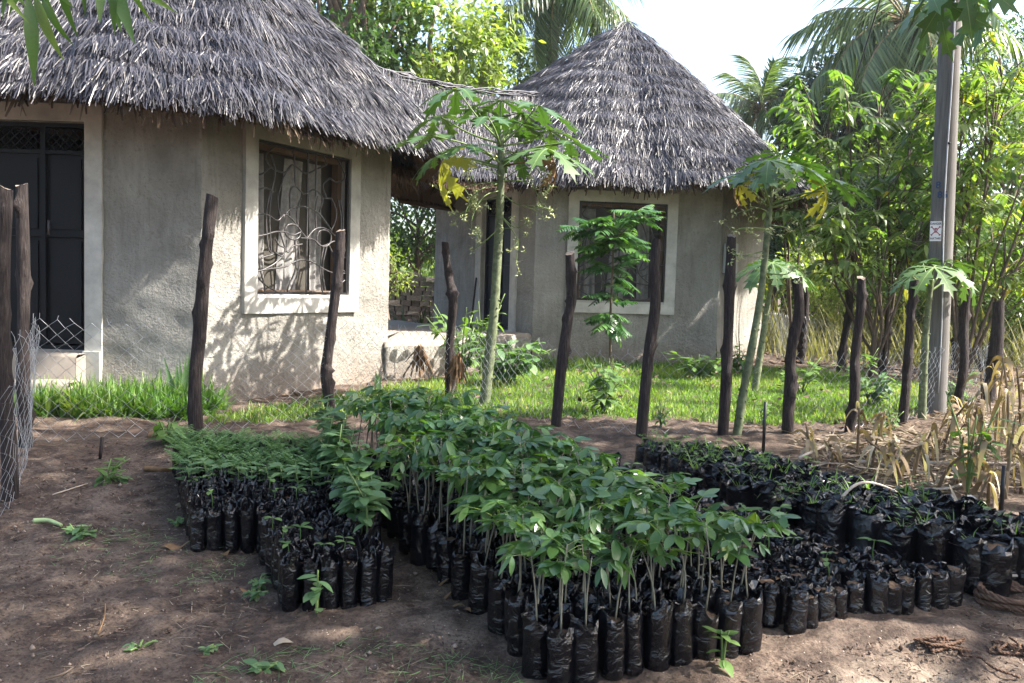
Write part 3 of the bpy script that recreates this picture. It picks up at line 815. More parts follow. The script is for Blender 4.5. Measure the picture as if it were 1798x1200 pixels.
POSTS = [
    ([(8, 330), (11, 450), (3, 600), (6, 700), (16, 800), (18, 880)], 4.40, 0.0390, 'nearest knobbly fence post at the left edge, holding the end of the netting'),
    ([(38, 325), (38, 420), (36, 520), (41, 650), (45, 720), (48, 782)], 5.51, 0.0420, 'knobbly dark fence post standing in front of the double door'),
    ([(373, 345), (366, 420), (357, 500), (350, 590), (342, 680), (346, 768)], 5.87, 0.0440, 'tall fence post between the double door and the lit window'),
    ([(598, 405), (594, 470), (588, 530), (577, 620), (574, 665), (588, 735)], 6.65, 0.0448, 'twisted fence post with a split foot in front of the lit window'),
    ([(782, 427), (787, 480), (796, 530), (790, 600), (792, 702)], 7.84, 0.0464, 'crooked fence post in front of the porch, beside a dried flower stalk'),
    ([(1001, 445), (1004, 520), (998, 560), (985, 650), (974, 752)], 6.57, 0.0448, 'leaning fence post left of the glossy sapling'),
    ([(1152, 424), (1148, 480), (1151, 540), (1140, 620), (1131, 700), (1124, 770)], 6.25, 0.0400, 'wavy fence post with a pale cut top right of the glossy sapling'),
    ([(1285, 414), (1280, 500), (1277, 600), (1272, 700), (1268, 765)], 6.45, 0.0432, 'straight dark fence post in front of the meter box'),
    ([(1399, 490), (1402, 550), (1390, 610), (1387, 680), (1383, 765)], 6.51, 0.0448, 'thick bent fence post with a swollen middle right of the leaning papaya'),
    ([(1512, 488), (1511, 540), (1502, 620), (1498, 700), (1488, 760)], 6.71, 0.0400, 'fence post with a flat pale top behind the first dry maize stalks'),
    ([(1605, 494), (1600, 560), (1594, 640), (1588, 700), (1581, 745)], 7.19, 0.0408, 'leaning fence post just left of the tall grey utility pole'),
    ([(1697, 503), (1697, 560), (1690, 640), (1682, 700), (1676, 722)], 8.1, 0.0480, 'dark fence post just right of the tall grey utility pole'),
    ([(1753, 530), (1750, 600), (1742, 660), (1733, 708)], 8.9, 0.0680, 'thick forked fence post among the dry maize at the right'),
]
bases = []
for k, (path, by, r0, lab) in enumerate(POSTS):
    o, org, S = fence_post(path, by, r0, lab, seed=k * 3 + 1); bases.append((org, S))
FAR = [([(1333, 495), (1328, 540), (1318, 606)], 18.0, .085, 'far fence post half hidden behind the leaning papaya stem'),
       ([(1360, 503), (1352, 530), (1346, 570), (1338, 612)], 17.0, .085, 'far fence post with a bent head beside the leaning papaya'),
       ([(1381, 498), (1376, 550), (1371, 602)], 19.0, .085, 'slim straight far fence post left of the swollen near post'),
       ([(1415, 500), (1413, 560), (1409, 600), (1404, 642)], 13.2, .065, 'curved far fence post just right of the swollen near post'),
       ([(1430, 515), (1428, 560), (1426, 612)], 18.3, .08, 'thin dark far fence post next to the grey one'),
       ([(1446, 490), (1443, 540), (1442, 596)], 20.0, .11, 'grey weathered far fence post with bare bark'),
       ([(1490, 510), (1492, 545), (1482, 600), (1476, 656)], 11.9, .062, 'brown bent far fence post with a leafy top'),
       ([(1545, 540), (1544, 590), (1542, 626)], 15.0, .065, 'short dark far fence post behind the brown pair'),
       ([(1561, 540), (1558, 590), (1553, 625), (1549, 662)], 11.7, .055, 'pale brown crooked far fence post left of the utility pole'),
       ([(1690, 520), (1682, 590), (1675, 646)], 13.0, .06, 'far fence post showing right behind the utility pole')]
fb = []
for k, (path, by, r0, lab) in enumerate(FAR):
    o, org, S = fence_post(path, by, r0, lab, group='posts of the far fence', seed=k * 7 + 90); fb.append(org)

def netting(label, pts, hts, cell=.052, seed=0, r_=.0020, off=(0, 0)):
    """chain link: each wire zigzags and hooks its neighbour"""
    r = np.random.default_rng(seed); pts = [np.array([p[0] + off[0], p[1] + off[1]]) for p in pts]
    mb = MB()
    for s in range(len(pts) - 1):
        a, b = pts[s], pts[s + 1]; L = np.linalg.norm(b - a); n = max(2, int(round(L / cell))); ex = (b - a) / L; en = np.array([ex[1], -ex[0]])
        h0, h1 = hts[s], hts[s + 1]; w_ = L / n
        sag = r.uniform(.02, .06)
        lean = r.uniform(.02, .08)
        for i in range(n):
            m = int(max(h0, h1) / (cell * .9))
            P = []
            for k in range(m + 1):
                u = (i + ((k + i) % 2)) * w_; f = u / L
                z = (h0 + (h1 - h0) * f - sag * math.sin(math.pi * min(f, 1))) * k / m
                x, y = a + ex * u + en * (lean * math.sin(math.pi * min(f, 1)) * (k / m) + .003 * (1 if (k + i) % 2 else -1) + .008 * math.sin(k * 1.3 + i * .7))
                P.append([x + r.normal(0, .002), y, float(ground(x, y)) + .005 + z + r.normal(0, .003)])
            if r.random() < .6: P.append(P[-1] + np.array([.02 * r.normal(), 0, .02 + .02 * r.random()]))
            V, q, t = tube(np.array(P), r_, 3, False); mb.add(V, q, t, 0, r.random())
    p0 = np.array([*pts[0], float(ground(*pts[0]))])
    return thing('wire_netting', label, 'wire fence', p0, None, 0, mb.mesh('wire_netting', M['wire'], p0))
fp = [b[0][:2] for b in bases]
netting('galvanised diamond mesh wire running along the near posts in front of both huts', fp[1:], [.83, .80, .72, .66, .64, .62, .63, .62, .62, .62, .62, .60], seed=1, off=(0, .05))
netting('short length of diamond mesh wire running between the two leftmost posts', [(-2.50, 4.1), fp[0], fp[1]], [.6, .84, .85], seed=2, cell=.06, r_=.0011, off=(.03, 0))
netting('loose diamond mesh wire along the far posts beyond the lawn', [fb[1][:2], fb[3][:2], fb[6][:2], fb[8][:2], (6.4, 11.3), (9, 11.5)], [.75, .75, .7, .7, .7, .7], cell=.08, seed=3, r_=.0032)

# ================================================================== LAWN AND GRASS
def grass(name, poly, n, hmin, hmax, wmin, wmax, mat, seed, lean=.5, avoid=None):
    r = np.random.default_rng(seed); P = np.array(poly); out = []
    tot = 0
    while tot < n:
        x = r.uniform(P[:, 0].min(), P[:, 0].max(), n * 2); y = r.uniform(P[:, 1].min(), P[:, 1].max(), n * 2)
        k = inpoly(x + .06 * np.sin(y * 31), y + .05 * np.sin(x * 23 + 1) + .05 * np.sin(x * 61), poly); k &= r.random(len(x)) < np.clip(9 / np.maximum(y, 1), .3, 1)
        out.append(np.stack([x[k], y[k]], -1)); tot += k.sum()
    X_ = np.vstack(out)[:n]
    c = .5 + .5 * np.clip(sn(X_, 2.5, seed, 2), -1, 1)
    az = r.uniform(0, 6.28, n); ln = np.abs(r.normal(0, lean, n)) + .1
    d = np.stack([np.cos(az) * ln, np.sin(az) * ln, np.ones(n)], -1)
    B = np.stack([X_[:, 0], X_[:, 1], ground(X_[:, 0], X_[:, 1]) - .01], -1)
    L = r.uniform(hmin, hmax, n) * (.7 + .6 * c)
    V, q, tt = strips(B, d, np.stack([-np.sin(az), np.cos(az), 0 * az], -1) * .3 + np.stack([np.cos(az), np.sin(az), 0 * az], -1), L, r.uniform(wmin, wmax, n), r.uniform(.1, .7, n), (1, .8, .12), 0, np.clip(.45 * c + r.normal(.25, .2, n), 0, 1))
    o = MB().add(V, q, None, 0, tt).build(name, M[mat]); tag(o, kind='stuff'); return o
tag(grass('lawn_grass', LAWN, 62000, .05, .13, .006, .012, 'grass', 1), 'bright green lawn grass between the fence and the huts', 'grass')
tag(grass('tall_grass', [(-3.85, 6.42), (-3.2, 6.36), (-2.45, 6.5), (-2.3, 6.85), (-2.62, 7.05), (-3.3, 7.03), (-3.45, 6.62), (-3.8, 6.56)], 4800, .14, .34, .014, .026, 'dgrass', 2, .45), 'coarse tall grass clump against the hut wall by the steps', 'grass')
tag(grass('tall_grass', [(.2, 11.0), (.6, 10.7), (2.2, 11.4), (2.9, 11.9), (.3, 11.8)], 2600, .10, .24, .010, .02, 'dgrass', 3, .5), 'longer shaded grass at the foot of the farther hut', 'grass')
tag(grass('back_grass', [(-4.2, 15.6), (-1.0, 15.2), (.2, 17.2), (-4.6, 17.6)], 9000, .06, .16, .012, .022, 'grass', 4), 'patch of green grass behind the porch', 'grass')

# ================================================================== GENERIC LEAF PIECES
def unit_leaf(w, droop, prof, fold, mat, name):
    V, q, t = strips(np.zeros((1, 3)), np.array([[0, 1., 0]]), Z, 1., w, droop, prof, fold, np.array([.5]))
    return MB().add(V, q, None, 0, t).mesh(name, M[mat])
OVAL = (.06, .62, .95, 1.0, .72, .06)
LANCE = (.08, .7, 1.0, .85, .5, .04)

def put_leaf(me, name, parent, base, d, up, L):
    s, d_, u = frame(d, up)
    return link(name, me, parent, None, basis(s, d_, u, base, L))

def stemmed(name, label, cat, loc, group, stem_pts, stem_r, stem_mat, stem_name='stem', sides=6):
    root = thing(name, label, cat, loc, group)
    V, q, t = tube(spline(stem_pts, 16) if len(stem_pts) > 2 else np.array(stem_pts), np.linspace(stem_r, stem_r * .5, 16) if len(stem_pts) > 2 else stem_r, sides)
    MB().add(V, q, t).build(stem_name, M[stem_mat], root)
    return root

# leaf meshes shared by many plants
LM = {k: [unit_leaf(w_ * f, dr, pr, fo, mt, k) for f, dr in ((1, .1), (.9, .35), (1.1, .2), (.85, .5))] for k, (w_, pr, fo, mt) in
      dict(shrub_leaf=(.30, LANCE, .18, 'shrub'), broad_leaf=(.58, OVAL, .15, 'bleaf'), weed_leaf=(.45, OVAL, .15, 'weed'), hang_leaf=(.18, LANCE, .2, 'bush')).items()}

# ================================================================== PAPAYA
def papaya_blade(seed, droop):
    r = np.random.default_rng(seed); V = []; Q = []; n = 0
    rr = np.array([.02, .14, .30, .40, .50, .58, .66, .76, .84, 1.0])
    for a, L in zip(np.radians([0, 46, -46, 92, -92, 140, -140]), [1, .95, .95, .85, .85, .62, .62]):
        L = L * r.uniform(.9, 1.08); a = a + r.normal(0, .06)
        wv = np.array([.012, .04, .065, .18, .065, .21, .085, .18, .05, .0]) * L * r.uniform(.85, 1.15)
        sh = np.array([0, 0, 0, .07, 0, .09, .0, .08, 0, 0])
        d = np.array([math.sin(a), math.cos(a)]); s = np.array([d[1], -d[0]])
        for k in range(len(rr)):
            for sg in (-1, 0, 1):
                p = d * L * (rr[k] + (sh[k] if sg else 0)) + s * sg * wv[k]
                rad = np.hypot(*p)
                V.append([p[0], p[1], -droop * rad ** 2 + .05 * abs(sg) * wv[k] * 3])
        for k in range(len(rr) - 1):
            b = n + k * 3; Q += [[b, b + 1, b + 4, b + 3], [b + 1, b + 2, b + 5, b + 4]]
        n += len(rr) * 3
    nb = len(Q)
    for a0 in range(7):                                        # raised pale midribs
        b = a0 * len(rr) * 3; mid = np.array(V[b + 1: b + len(rr) * 3: 3]); d = nrm(mid[-1] * [1, 1, 0]); s_ = np.array([d[1], -d[0], 0])
        for k in range(len(rr) - 1):
            w0, w1 = .011 * (1 - rr[k]) + .002, .011 * (1 - rr[k + 1]) + .002
            for dz in (.004, -.004):
                V += [mid[k] - s_ * w0 + Z * dz, mid[k] + s_ * w0 + Z * dz, mid[k + 1] + s_ * w1 + Z * dz, mid[k + 1] - s_ * w1 + Z * dz]
                Q.append([n, n + 1, n + 2, n + 3]); n += 4
    return np.array([list(v) for v in V]), np.array(Q), nb
PB = [papaya_blade(k, dr) for k, dr in enumerate((.28, .4, .55, .75))]
PBM = {m_: [MB().add(V, q[:nb], None, 0, .5).add(V, q[nb:], None, 1, .9).mesh('leaf_blade', [M[m_], M['gstem' if m_ == 'papaya' else m_]]) for V, q, nb in PB] for m_ in ('papaya', 'yellow', 'dead')}

def papaya(label, trunk, by, r0, leaves, sprays, seed, group='papaya trees', leafscale=1.25, attach=.25):
    r = np.random.default_rng(seed)
    P = np.array([at(x, y, by) for x, y in trunk]); P[0, 2] = float(ground(P[0, 0], P[0, 1])) - .05
    loc = P[0] + Z * .05
    root = thing('papaya_tree', label, 'papaya tree', loc, group)
    S = spline(P, 44); n = len(S)
    rad = r0 * np.linspace(1.15, .62, n) * (1 + .03 * r.normal(size=n)); sides = 10
    V, q, t = tube(S, rad, sides)
    f = 1 + .05 * sn(V * np.array([20, 20, 40]), 1, seed, 2)
    c = np.repeat(S, sides, 0); V[:n * sides] = c + (V[:n * sides] - c) * f[:n * sides, None]
    mb = MB().add(V, q, t)
    for k in range(int(n * .9)):                               # leaf scars
        i = r.integers(2, n - 3); a = r.uniform(0, 6.28); c_ = S[i]; d = np.array([math.cos(a), math.sin(a), .2])
        Vv, qq, tt = tube(np.array([c_ + d * rad[i] * .8, c_ + d * rad[i] * 1.22]), [.011, .006], 5); mb.add(Vv, qq, tt)
    mb.build('trunk', M['ptrunk'], root, loc)
    top = S[-1]
    for (x, y, dy, size, kind, aim) in leaves:
        hub = at(x, y, by + dy)
        h = np.clip((hub[2] - top[2]) * .5 - .12, -.85, -.02) - attach * r.uniform(0, .35)
        st = np.array([np.interp(top[2] + h, S[:, 2], S[:, 0]), np.interp(top[2] + h, S[:, 2], S[:, 1]), top[2] + h])
        out = hub - st; oh = nrm(np.array([out[0], out[1], 0]) + 1e-6)
        mid = st + out * .5 + Z * (.10 * np.linalg.norm(out)) * (-.5 if hub[2] > st[2] + .2 else .5)
        Vv, q, t = tube(spline([st, mid, hub], 9), np.linspace(.011, .006, 9), 5)
        lf = MB().add(Vv, q, t).build('leaf', M['gstem' if kind != 'dead' else 'dead'], root, loc)
        if kind == 'papaya': d = oh * 1.0 - Z * r.uniform(.05, .35); u = Z + oh * .25
        else: d = oh * .35 - Z * 1.0; u = oh + Z * .3
        if aim is not None: d = np.array(aim, float)
        s, d_, u_ = frame(d, u)
        b = link('leaf_blade', PBM[kind][r.integers(0, 3) if kind == 'papaya' else 3], lf, None, basis(s, d_, u_, hub - loc, size * leafscale))
        if kind != 'papaya': b['label'] = 'wilted yellow leaf hanging down' if kind == 'yellow' else 'withered brown leaf hanging down'
    for pts in sprays:
        PP = np.array([at(x, y, by + dy) for x, y, dy in pts])
        mb = MB(); S2 = spline(PP, 10)
        Vv, q, t = tube(S2, np.linspace(.0055, .003, 10), 4); mb.add(Vv, q, t)
        ends = [S2[-1]]
        for k in range(5):
            i = r.integers(4, 10); e = S2[i] + r.normal(0, .07, 3); Vv, q, t = tube(np.array([S2[i], e]), .0024, 3); mb.add(Vv, q, t); ends.append(e)
        B = np.repeat(np.array(ends), 12, 0) + r.normal(0, .014, (len(ends) * 12, 3))
        Vv, q, tt = diamonds(B, r.normal(0, 1, B.shape), r.normal(0, 1, B.shape), .032, .011); mb.add(Vv, q, None, 1, tt)
        mb.build('flower_spray', [M['gstem'], M['pflower']], root, loc)
    return root
papaya('tall slim papaya tree with hanging flower sprays in front of the farther hut',
       [(850, 712), (858, 640), (868, 540), (876, 400), (880, 290), (878, 235)], 7.6, .045,
       [(803, 158, -.1, .40, 'papaya', None), (772, 205, .1, .32, 'papaya', None), (757, 238, -.3, .34, 'papaya', None), (880, 178, .4, .38, 'papaya', None), (856, 205, -.5, .30, 'papaya', None),
        (944, 186, -.1, .40, 'papaya', None), (966, 230, .35, .34, 'papaya', None), (1000, 250, -.1, .34, 'papaya', None), (962, 262, -.55, .36, 'papaya', None), (826, 254, -.4, .30, 'papaya', None),
        (915, 200, .5, .34, 'papaya', None), (905, 215, .1, .30, 'papaya', None), (835, 190, .45, .3, 'papaya', None), (975, 270, -.3, .33, 'papaya', None), (905, 268, .35, .32, 'papaya', None),
        (778, 285, -.2, .33, 'yellow', (-.35, -.1, -.9)), (765, 276, 0, .26, 'papaya', (-.9, -.3, -.5)), (976, 288, -.1, .22, 'dead', None)],
       [[(876, 320, 0), (830, 325, -.1), (780, 340, -.2)], [(876, 322, 0), (840, 335, -.3), (822, 360, -.3), (815, 385, -.3)], [(878, 335, 0), (850, 345, -.3), (830, 380, -.4), (828, 410, -.4)], [(880, 340, 0), (910, 360, -.2), (940, 362, -.3), (968, 368, -.3)],
        [(878, 345, 0), (850, 352, .1), (810, 375, .1), (795, 395, .1)], [(880, 318, 0), (925, 320, -.1), (945, 345, -.1), (950, 360, -.1)], [(880, 380, 0), (905, 400, -.1), (930, 390, -.1)], [(880, 318, 0), (930, 290, -.2), (960, 320, -.2), (970, 332, -.2)],
        [(876, 402, 0), (850, 425, -.1), (830, 440, -.1)], [(880, 310, 0), (850, 295, -.4), (820, 300, -.3)], [(880, 380, 0), (908, 420, .1), (906, 460, .1)]], 5)
papaya('leaning papaya tree right of the farther hut, its stem crossing the hut corner',
       [(1293, 768), (1305, 690), (1322, 600), (1338, 500), (1350, 380), (1355, 320)], 6.5, .031,
       [(1318, 300, -.1, .32, 'papaya', (-1, -.2, -.2)), (1300, 322, -.1, .15, 'yellow', None), (1290, 328, .05, .14, 'dead', None), (1398, 288, -.1, .30, 'papaya', (1, -.2, -.35)), (1350, 282, -.25, .26, 'papaya', None), (1372, 270, .3, .28, 'papaya', None),
        (1462, 318, .0, .30, 'papaya', (1, -.1, -.3)), (1340, 290, .3, .26, 'papaya', None), (1450, 335, 0, .20, 'yellow', None), (1410, 290, .35, .26, 'papaya', None), (1335, 310, -.3, .2, 'papaya', None)],
       [[(1353, 375, 0), (1330, 365, -.1), (1308, 372, -.1)], [(1354, 385, 0), (1385, 378, 0), (1405, 395, 0), (1410, 420, 0)], [(1350, 402, 0), (1310, 400, -.2), (1290, 405, -.2)], [(1352, 365, 0), (1370, 345, -.1)], [(1352, 395, 0), (1390, 405, .1), (1398, 440, .1)],
        [(1346, 440, 0), (1300, 450, -.1), (1285, 440, -.1)], [(1342, 480, 0), (1380, 482, 0), (1395, 470, 0)]], 6)
papaya('thin papaya tree on the lawn behind the leaning one',
       [(1324, 688), (1338, 600), (1352, 510), (1356, 480)], 9.2, .036,
       [(1330, 468, -.2, .34, 'papaya', (-1, -.2, -.4)), (1385, 466, -.1, .36, 'papaya', (1, -.2, -.4)), (1356, 462, -.3, .3, 'papaya', (0, -1, -.5)), (1328, 478, 0, .2, 'yellow', None), (1360, 460, .3, .3, 'papaya', None), (1400, 476, 0, .3, 'papaya', (.9, -.2, -.6))], [], 7, attach=.1)
papaya('thin young papaya tree beside the grey utility pole',
       [(1619, 735), (1622, 650), (1628, 560), (1636, 490)], 7.5, .034,
       [(1640, 470, -.2, .30, 'papaya', (.1, -1, -.35)), (1600, 485, 0, .22, 'papaya', (-1, -.2, -.5)), (1690, 480, .1, .28, 'papaya', (.8, -.3, -.9)), (1620, 462, .2, .26, 'papaya', (-.7, .3, -.3)), (1660, 460, .25, .26, 'papaya', None), (1590, 500, .1, .18, 'yellow', None)], [], 8, attach=.1)
# a papaya close to the camera, its stem outside the frame, one leaf hanging into the top right corner
papaya('large papaya leaf crown hanging into the top right corner',
       [(2560, 1150), (2540, 700), (2500, 200), (2470, -120)], 3.1, .06,
       [(1655, 2, .6, .25, 'papaya', (-.12, -.25, -1)), (1712, 0, .75, .24, 'papaya', (.4, -.1, -.9)), (1638, -14, .5, .25, 'papaya', (-.8, -.2, -.55)), (1690, -40, .5, .26, 'papaya', (.1, -.3, -.8)), (2650, -330, .1, .4, 'papaya', None), (2500, -300, -.5, .4, 'papaya', None)], [], 9, leafscale=1.0)

# ================================================================== YOUNG GLOSSY SAPLING
def pinnate(seed, nl, L, lw, ll, droop, mat, name, shape=LANCE):
    r = np.random.default_rng(seed)
    t = np.linspace(.12, 1, nl)
    P = np.stack([0 * t, L * t, -droop * L * t ** 2], -1)
    mb = MB(); V, q, tt = tube(np.vstack([[0, 0, 0], P]), np.linspace(.0035, .0012, nl + 1), 4); mb.add(V, q, tt, 0, .4)
    B = np.repeat(P, 2, 0); sg = np.tile([1, -1], nl)
    d = np.stack([sg * .9, np.full(2 * nl, .35), -.35 + r.normal(0, .15, 2 * nl)], -1)
    ln = ll * (.65 + .5 * np.sin(np.pi * np.repeat(t, 2))) * r.uniform(.85, 1.15, 2 * nl)
    V, q, tt = strips(B, d, Z, ln, ln * lw, .25, shape, .15, r.uniform(.3, .8, 2 * nl)); mb.add(V, q, None, 0, tt)
    V, q, tt = strips(P[-1:], np.array([[0, 1, -.4]]), Z, ll, ll * lw, .2, shape, .15); mb.add(V, q, None, 0, tt)
    return mb.mesh(name, M[mat])
NEEM = [pinnate(k, 9, .34, .38, .115, dr, 'neem', 'compound_leaf') for k, dr in enumerate((.15, .3, .45, .25))]
loc = np.array([1.28, 10.9, .37])
sap = thing('sapling', 'young sapling with glossy drooping compound leaves in front of the farther hut window', 'sapling', loc)
top = at(1078, 372, 10.9)
S = spline([loc - Z * .05, at(1072, 560, 10.9), at(1076, 460, 10.9), top], 20)
V, q, t = tube(S, np.linspace(.022, .008, 20), 7); MB().add(V, q, t).build('trunk', M['bark'], sap, loc)
r = np.random.default_rng(11)
for k in range(60):
    f = r.uniform(.30, 1.0); c_ = S[int(f * 19)]; a = k * 2.4 + r.normal(0, .3)
    sc_ = np.interp(f, [.3, .5, .72, .9, 1], [.7, .95, 1.1, 1.4, 1.0]) * r.uniform(.85, 1.15)
    d = np.array([math.cos(a), math.sin(a), r.uniform(-.1, .55) if f > .45 else r.uniform(-.7, .1)])
    put_leaf(NEEM[k % 4], 'compound_leaf', sap, c_ - loc, d, Z, sc_)
for (x, y) in ((1040, 392), (1118, 372), (1020, 400), (1130, 385)):
    e = at(x, y, 10.75); b_ = S[15]
    V, q, t = tube(spline([b_, (b_ + e) / 2 + Z * .05, e], 8), np.linspace(.009, .004, 8), 5); MB().add(V, q, t).build('branch', M['bark'], sap, loc)
    for k in range(7):
        a = r.uniform(0, 6.28); put_leaf(NEEM[k % 4], 'compound_leaf', sap, e - loc, np.array([math.cos(a), math.sin(a), r.uniform(-.2, .7)]), Z, r.uniform(.6, .85))

# ================================================================== SMALL PLANTS ON THE LAWN AND SOIL
def leafy(name, label, cat, loc, h, spread, nst, nl, lsize, kind, seed, group=None, leaf_name='leaf', limit=300, stem='gstem', up=.3):
    r = np.random.default_rng(seed); loc = np.array(loc, float)
    root = thing(name, label, cat, loc, group)
    mb = MB(); k = 0
    for s_ in range(nst):
        a = r.uniform(0, 6.28); e = np.array([math.cos(a) * spread * r.uniform(.2, 1), math.sin(a) * spread * r.uniform(.2, 1), h * r.uniform(.55, 1)])
        S = spline([[0, 0, -.02], e * np.array([.35, .35, .55]), e], 8)
        V, q, t = tube(S, np.linspace(.006, .003, 8) * max(1, h / .5), 5); mb.add(V, q, t, 0, r.random())
        for i in range(nl):
            f = r.uniform(.3, 1); c_ = S[int(f * 7)]; b = r.uniform(0, 6.28)
            d = np.array([math.cos(b), math.sin(b), r.uniform(-.35, up + .2)])
            put_leaf(LM[kind][k % 4], leaf_name, root, c_, d, Z, lsize * r.uniform(.6, 1.2)); k += 1
    mb.build('stem', M[stem], root)
    return root
leafy('lawn_shrub', 'bushy green shrub on the lawn just behind the fence, in front of the sapling', 'shrub', (.80, 7.28, .36), .50, .22, 9, 9, .15, 'weed_leaf', 1)
leafy('lawn_shrub', 'broad leaved weed bush growing at the porch edge behind the crooked post', 'shrub', (-.55, 9.35, .37), .85, .55, 15, 11, .16, 'weed_leaf', 2)
leafy('lawn_shrub', 'dark leafy bush at the foot of the tall papaya', 'shrub', (-.05, 9.0, .37), .55, .55, 13, 10, .18, 'broad_leaf', 3)
leafy('lawn_shrub', 'pale young plant reaching above the porch edge left of the tall papaya', 'shrub', (-.35, 9.9, .37), 1.0, .3, 7, 9, .15, 'weed_leaf', 16)
leafy('lawn_shrub', 'low leafy clump beside the corner of the farther hut', 'shrub', (2.25, 10.2, .37), .36, .5, 11, 8, .17, 'weed_leaf', 4)
leafy('lawn_shrub', 'leafy plant in front of the sunlit side wall', 'shrub', (2.95, 11.0, .37), .5, .3, 8, 8, .15, 'weed_leaf', 5)
leafy('lawn_shrub', 'dark green bush on the lawn right of the flat topped post', 'shrub', (3.5, 8.25, .37), .40, .34, 10, 9, .13, 'broad_leaf', 6)
leafy('lawn_shrub', 'spreading low plant on the lawn left of the flat topped post', 'shrub', (3.15, 9.2, .37), .42, .5, 8, 6, .14, 'weed_leaf', 7)
leafy('lawn_shrub', 'leafy plant with a bare stem at the foot of the pale brown far post', 'shrub', (4.0, 9.7, .37), .5, .3, 7, 7, .14, 'weed_leaf', 8)
leafy('lawn_shrub', 'low green plant right of the utility pole foot', 'shrub', (4.5, 8.6, .37), .42, .3, 8, 7, .13, 'weed_leaf', 9)
leafy('lawn_shrub', 'bright young plant standing at the shrub by the sapling foot', 'shrub', (1.0, 8.3, .37), .42, .10, 4, 6, .13, 'weed_leaf', 10)
leafy('soil_weed', 'leafy weed at the foot of the tall post left of the left bag block', 'weed', (-2.25, 5.55, .31), .22, .2, 7, 6, .12, 'weed_leaf', 11)
leafy('soil_weed', 'small weed with round leaves beside a short stake on the bare soil', 'weed', (-2.26, 4.75, .26), .14, .14, 6, 4, .075, 'weed_leaf', 12)
leafy('soil_weed', 'wilted weed heap beside a pale husk near the left edge', 'weed', (-1.97, 3.85, .215), .06, .12, 7, 5, .05, 'broad_leaf', 13)
leafy('soil_weed', 'leafy sprout in front of the left bag block with upright broad leaves', 'weed', (-.70, 3.12, .17), .20, .04, 2, 5, .075, 'broad_leaf', 14)
leafy('soil_weed', 'slender sprig growing in front of the right end of the tall seedling block', 'weed', (.74, 2.80, .155), .26, .05, 2, 6, .065, 'weed_leaf', 15)
for k, (x, y, sz) in enumerate([(245, 1140, .035), (355, 1148, .03), (460, 1185, .06), (450, 1048, .04), (455, 1030, .035), (215, 845, .05), (310, 920, .04)]):
    p = gpt(x, y)
    leafy('soil_weed', ['flat weed with rounded leaves low on the bare soil at the bottom left', 'small pale weed right of the flat weed at the bottom left', 'wilted weed at the bottom edge on grass clippings',
                        'tiny weed left of the first bag row of the left block', 'tiny weed just above another one by the left block', 'thin weed tuft between the small stake and the left block', 'little weed next to the curled dead leaf'][k], 'weed', (*p[:2], p[2]), .02 + sz * .4, .06, 5, 3, sz, 'broad_leaf', 40 + k)
for k, (x, y) in enumerate([(1160, 748), (1340, 745), (1545, 770), (1565, 755)]):
    p = gpt(x, y)
    leafy('soil_weed', ['thin weed by the foot of the wavy post', 'small weed beside the black stake behind the large bags', 'pale green seedling among the maize stubble', 'second pale green seedling farther back in the stubble'][k], 'weed', (*p[:2], p[2]), .2, .1, 5, 5, .07, 'weed_leaf', 60 + k)
leafy('soil_weed', 'bright green leafy weed standing among the dry maize at the right edge', 'weed', (2.72, 5.0, .27), .62, .22, 5, 6, .13, 'weed_leaf', 70)
# dried flower stalks behind the crooked post
for k, (x0, y0, x1, y1) in enumerate([(729, 686, 736, 612), (789, 700, 802, 628)]):
    b_ = at(x0, y0, 7.7); tp = at(x1, y1, 7.7); b_[2] = float(ground(b_[0], b_[1]))
    root = thing('dried_flower_stalk', ['dried brown flower head drooping on a pale stalk left of the crooked post', 'dried brown flower head drooping on a pale stalk against the crooked post'][k], 'dried flower', b_)
    V, q, t = tube(spline([b_, (b_ + tp) / 2 + [.03, 0, 0], tp], 8), .007, 5); MB().add(V, q, t).build('stalk', M['stick'], root, b_)
    r = np.random.default_rng(k + 3); nb = 60
    d = np.stack([r.normal(0, .35, nb), r.normal(0, .3, nb), -np.ones(nb)], -1)
    V, q, tt = strips(tp + r.normal(0, .02, (nb, 3)), d, r.normal(0, 1, (nb, 3)), r.uniform(.1, .28, nb), r.uniform(.012, .03, nb), .1, (.6, 1, .3)); MB().add(V, q, None, 0, tt).build('flower_head', M['dead'], root, b_)
# snake plants (upright succulent blades)
for k, (x, y, dd, hh, nb) in enumerate([(318, 715, 6.85, .42, 5), (662, 690, 8.0, .26, 3)]):
    b_ = at(x, y, dd); b_[2] = float(ground(b_[0], b_[1])); r = np.random.default_rng(k)
    root = thing('sword_plant', ['grey upright sword leaves in the grass behind the netting', 'short green sword leaves at the sunlit wall foot'][k], 'plant', b_)
    for i in range(nb):
        V, q, tt = strips(np.array([[r.normal(0, .03), r.normal(0, .03), 0]]), np.array([[r.normal(0, .12), r.normal(0, .1), 1]]), np.array([[.2, -1, 0]]), hh * r.uniform(.7, 1.2), .045, 0, (.8, 1, .9, .5, .02), .25)
        MB().add(V, q, None, 0, .6).build('blade', M['bleaf'], root)
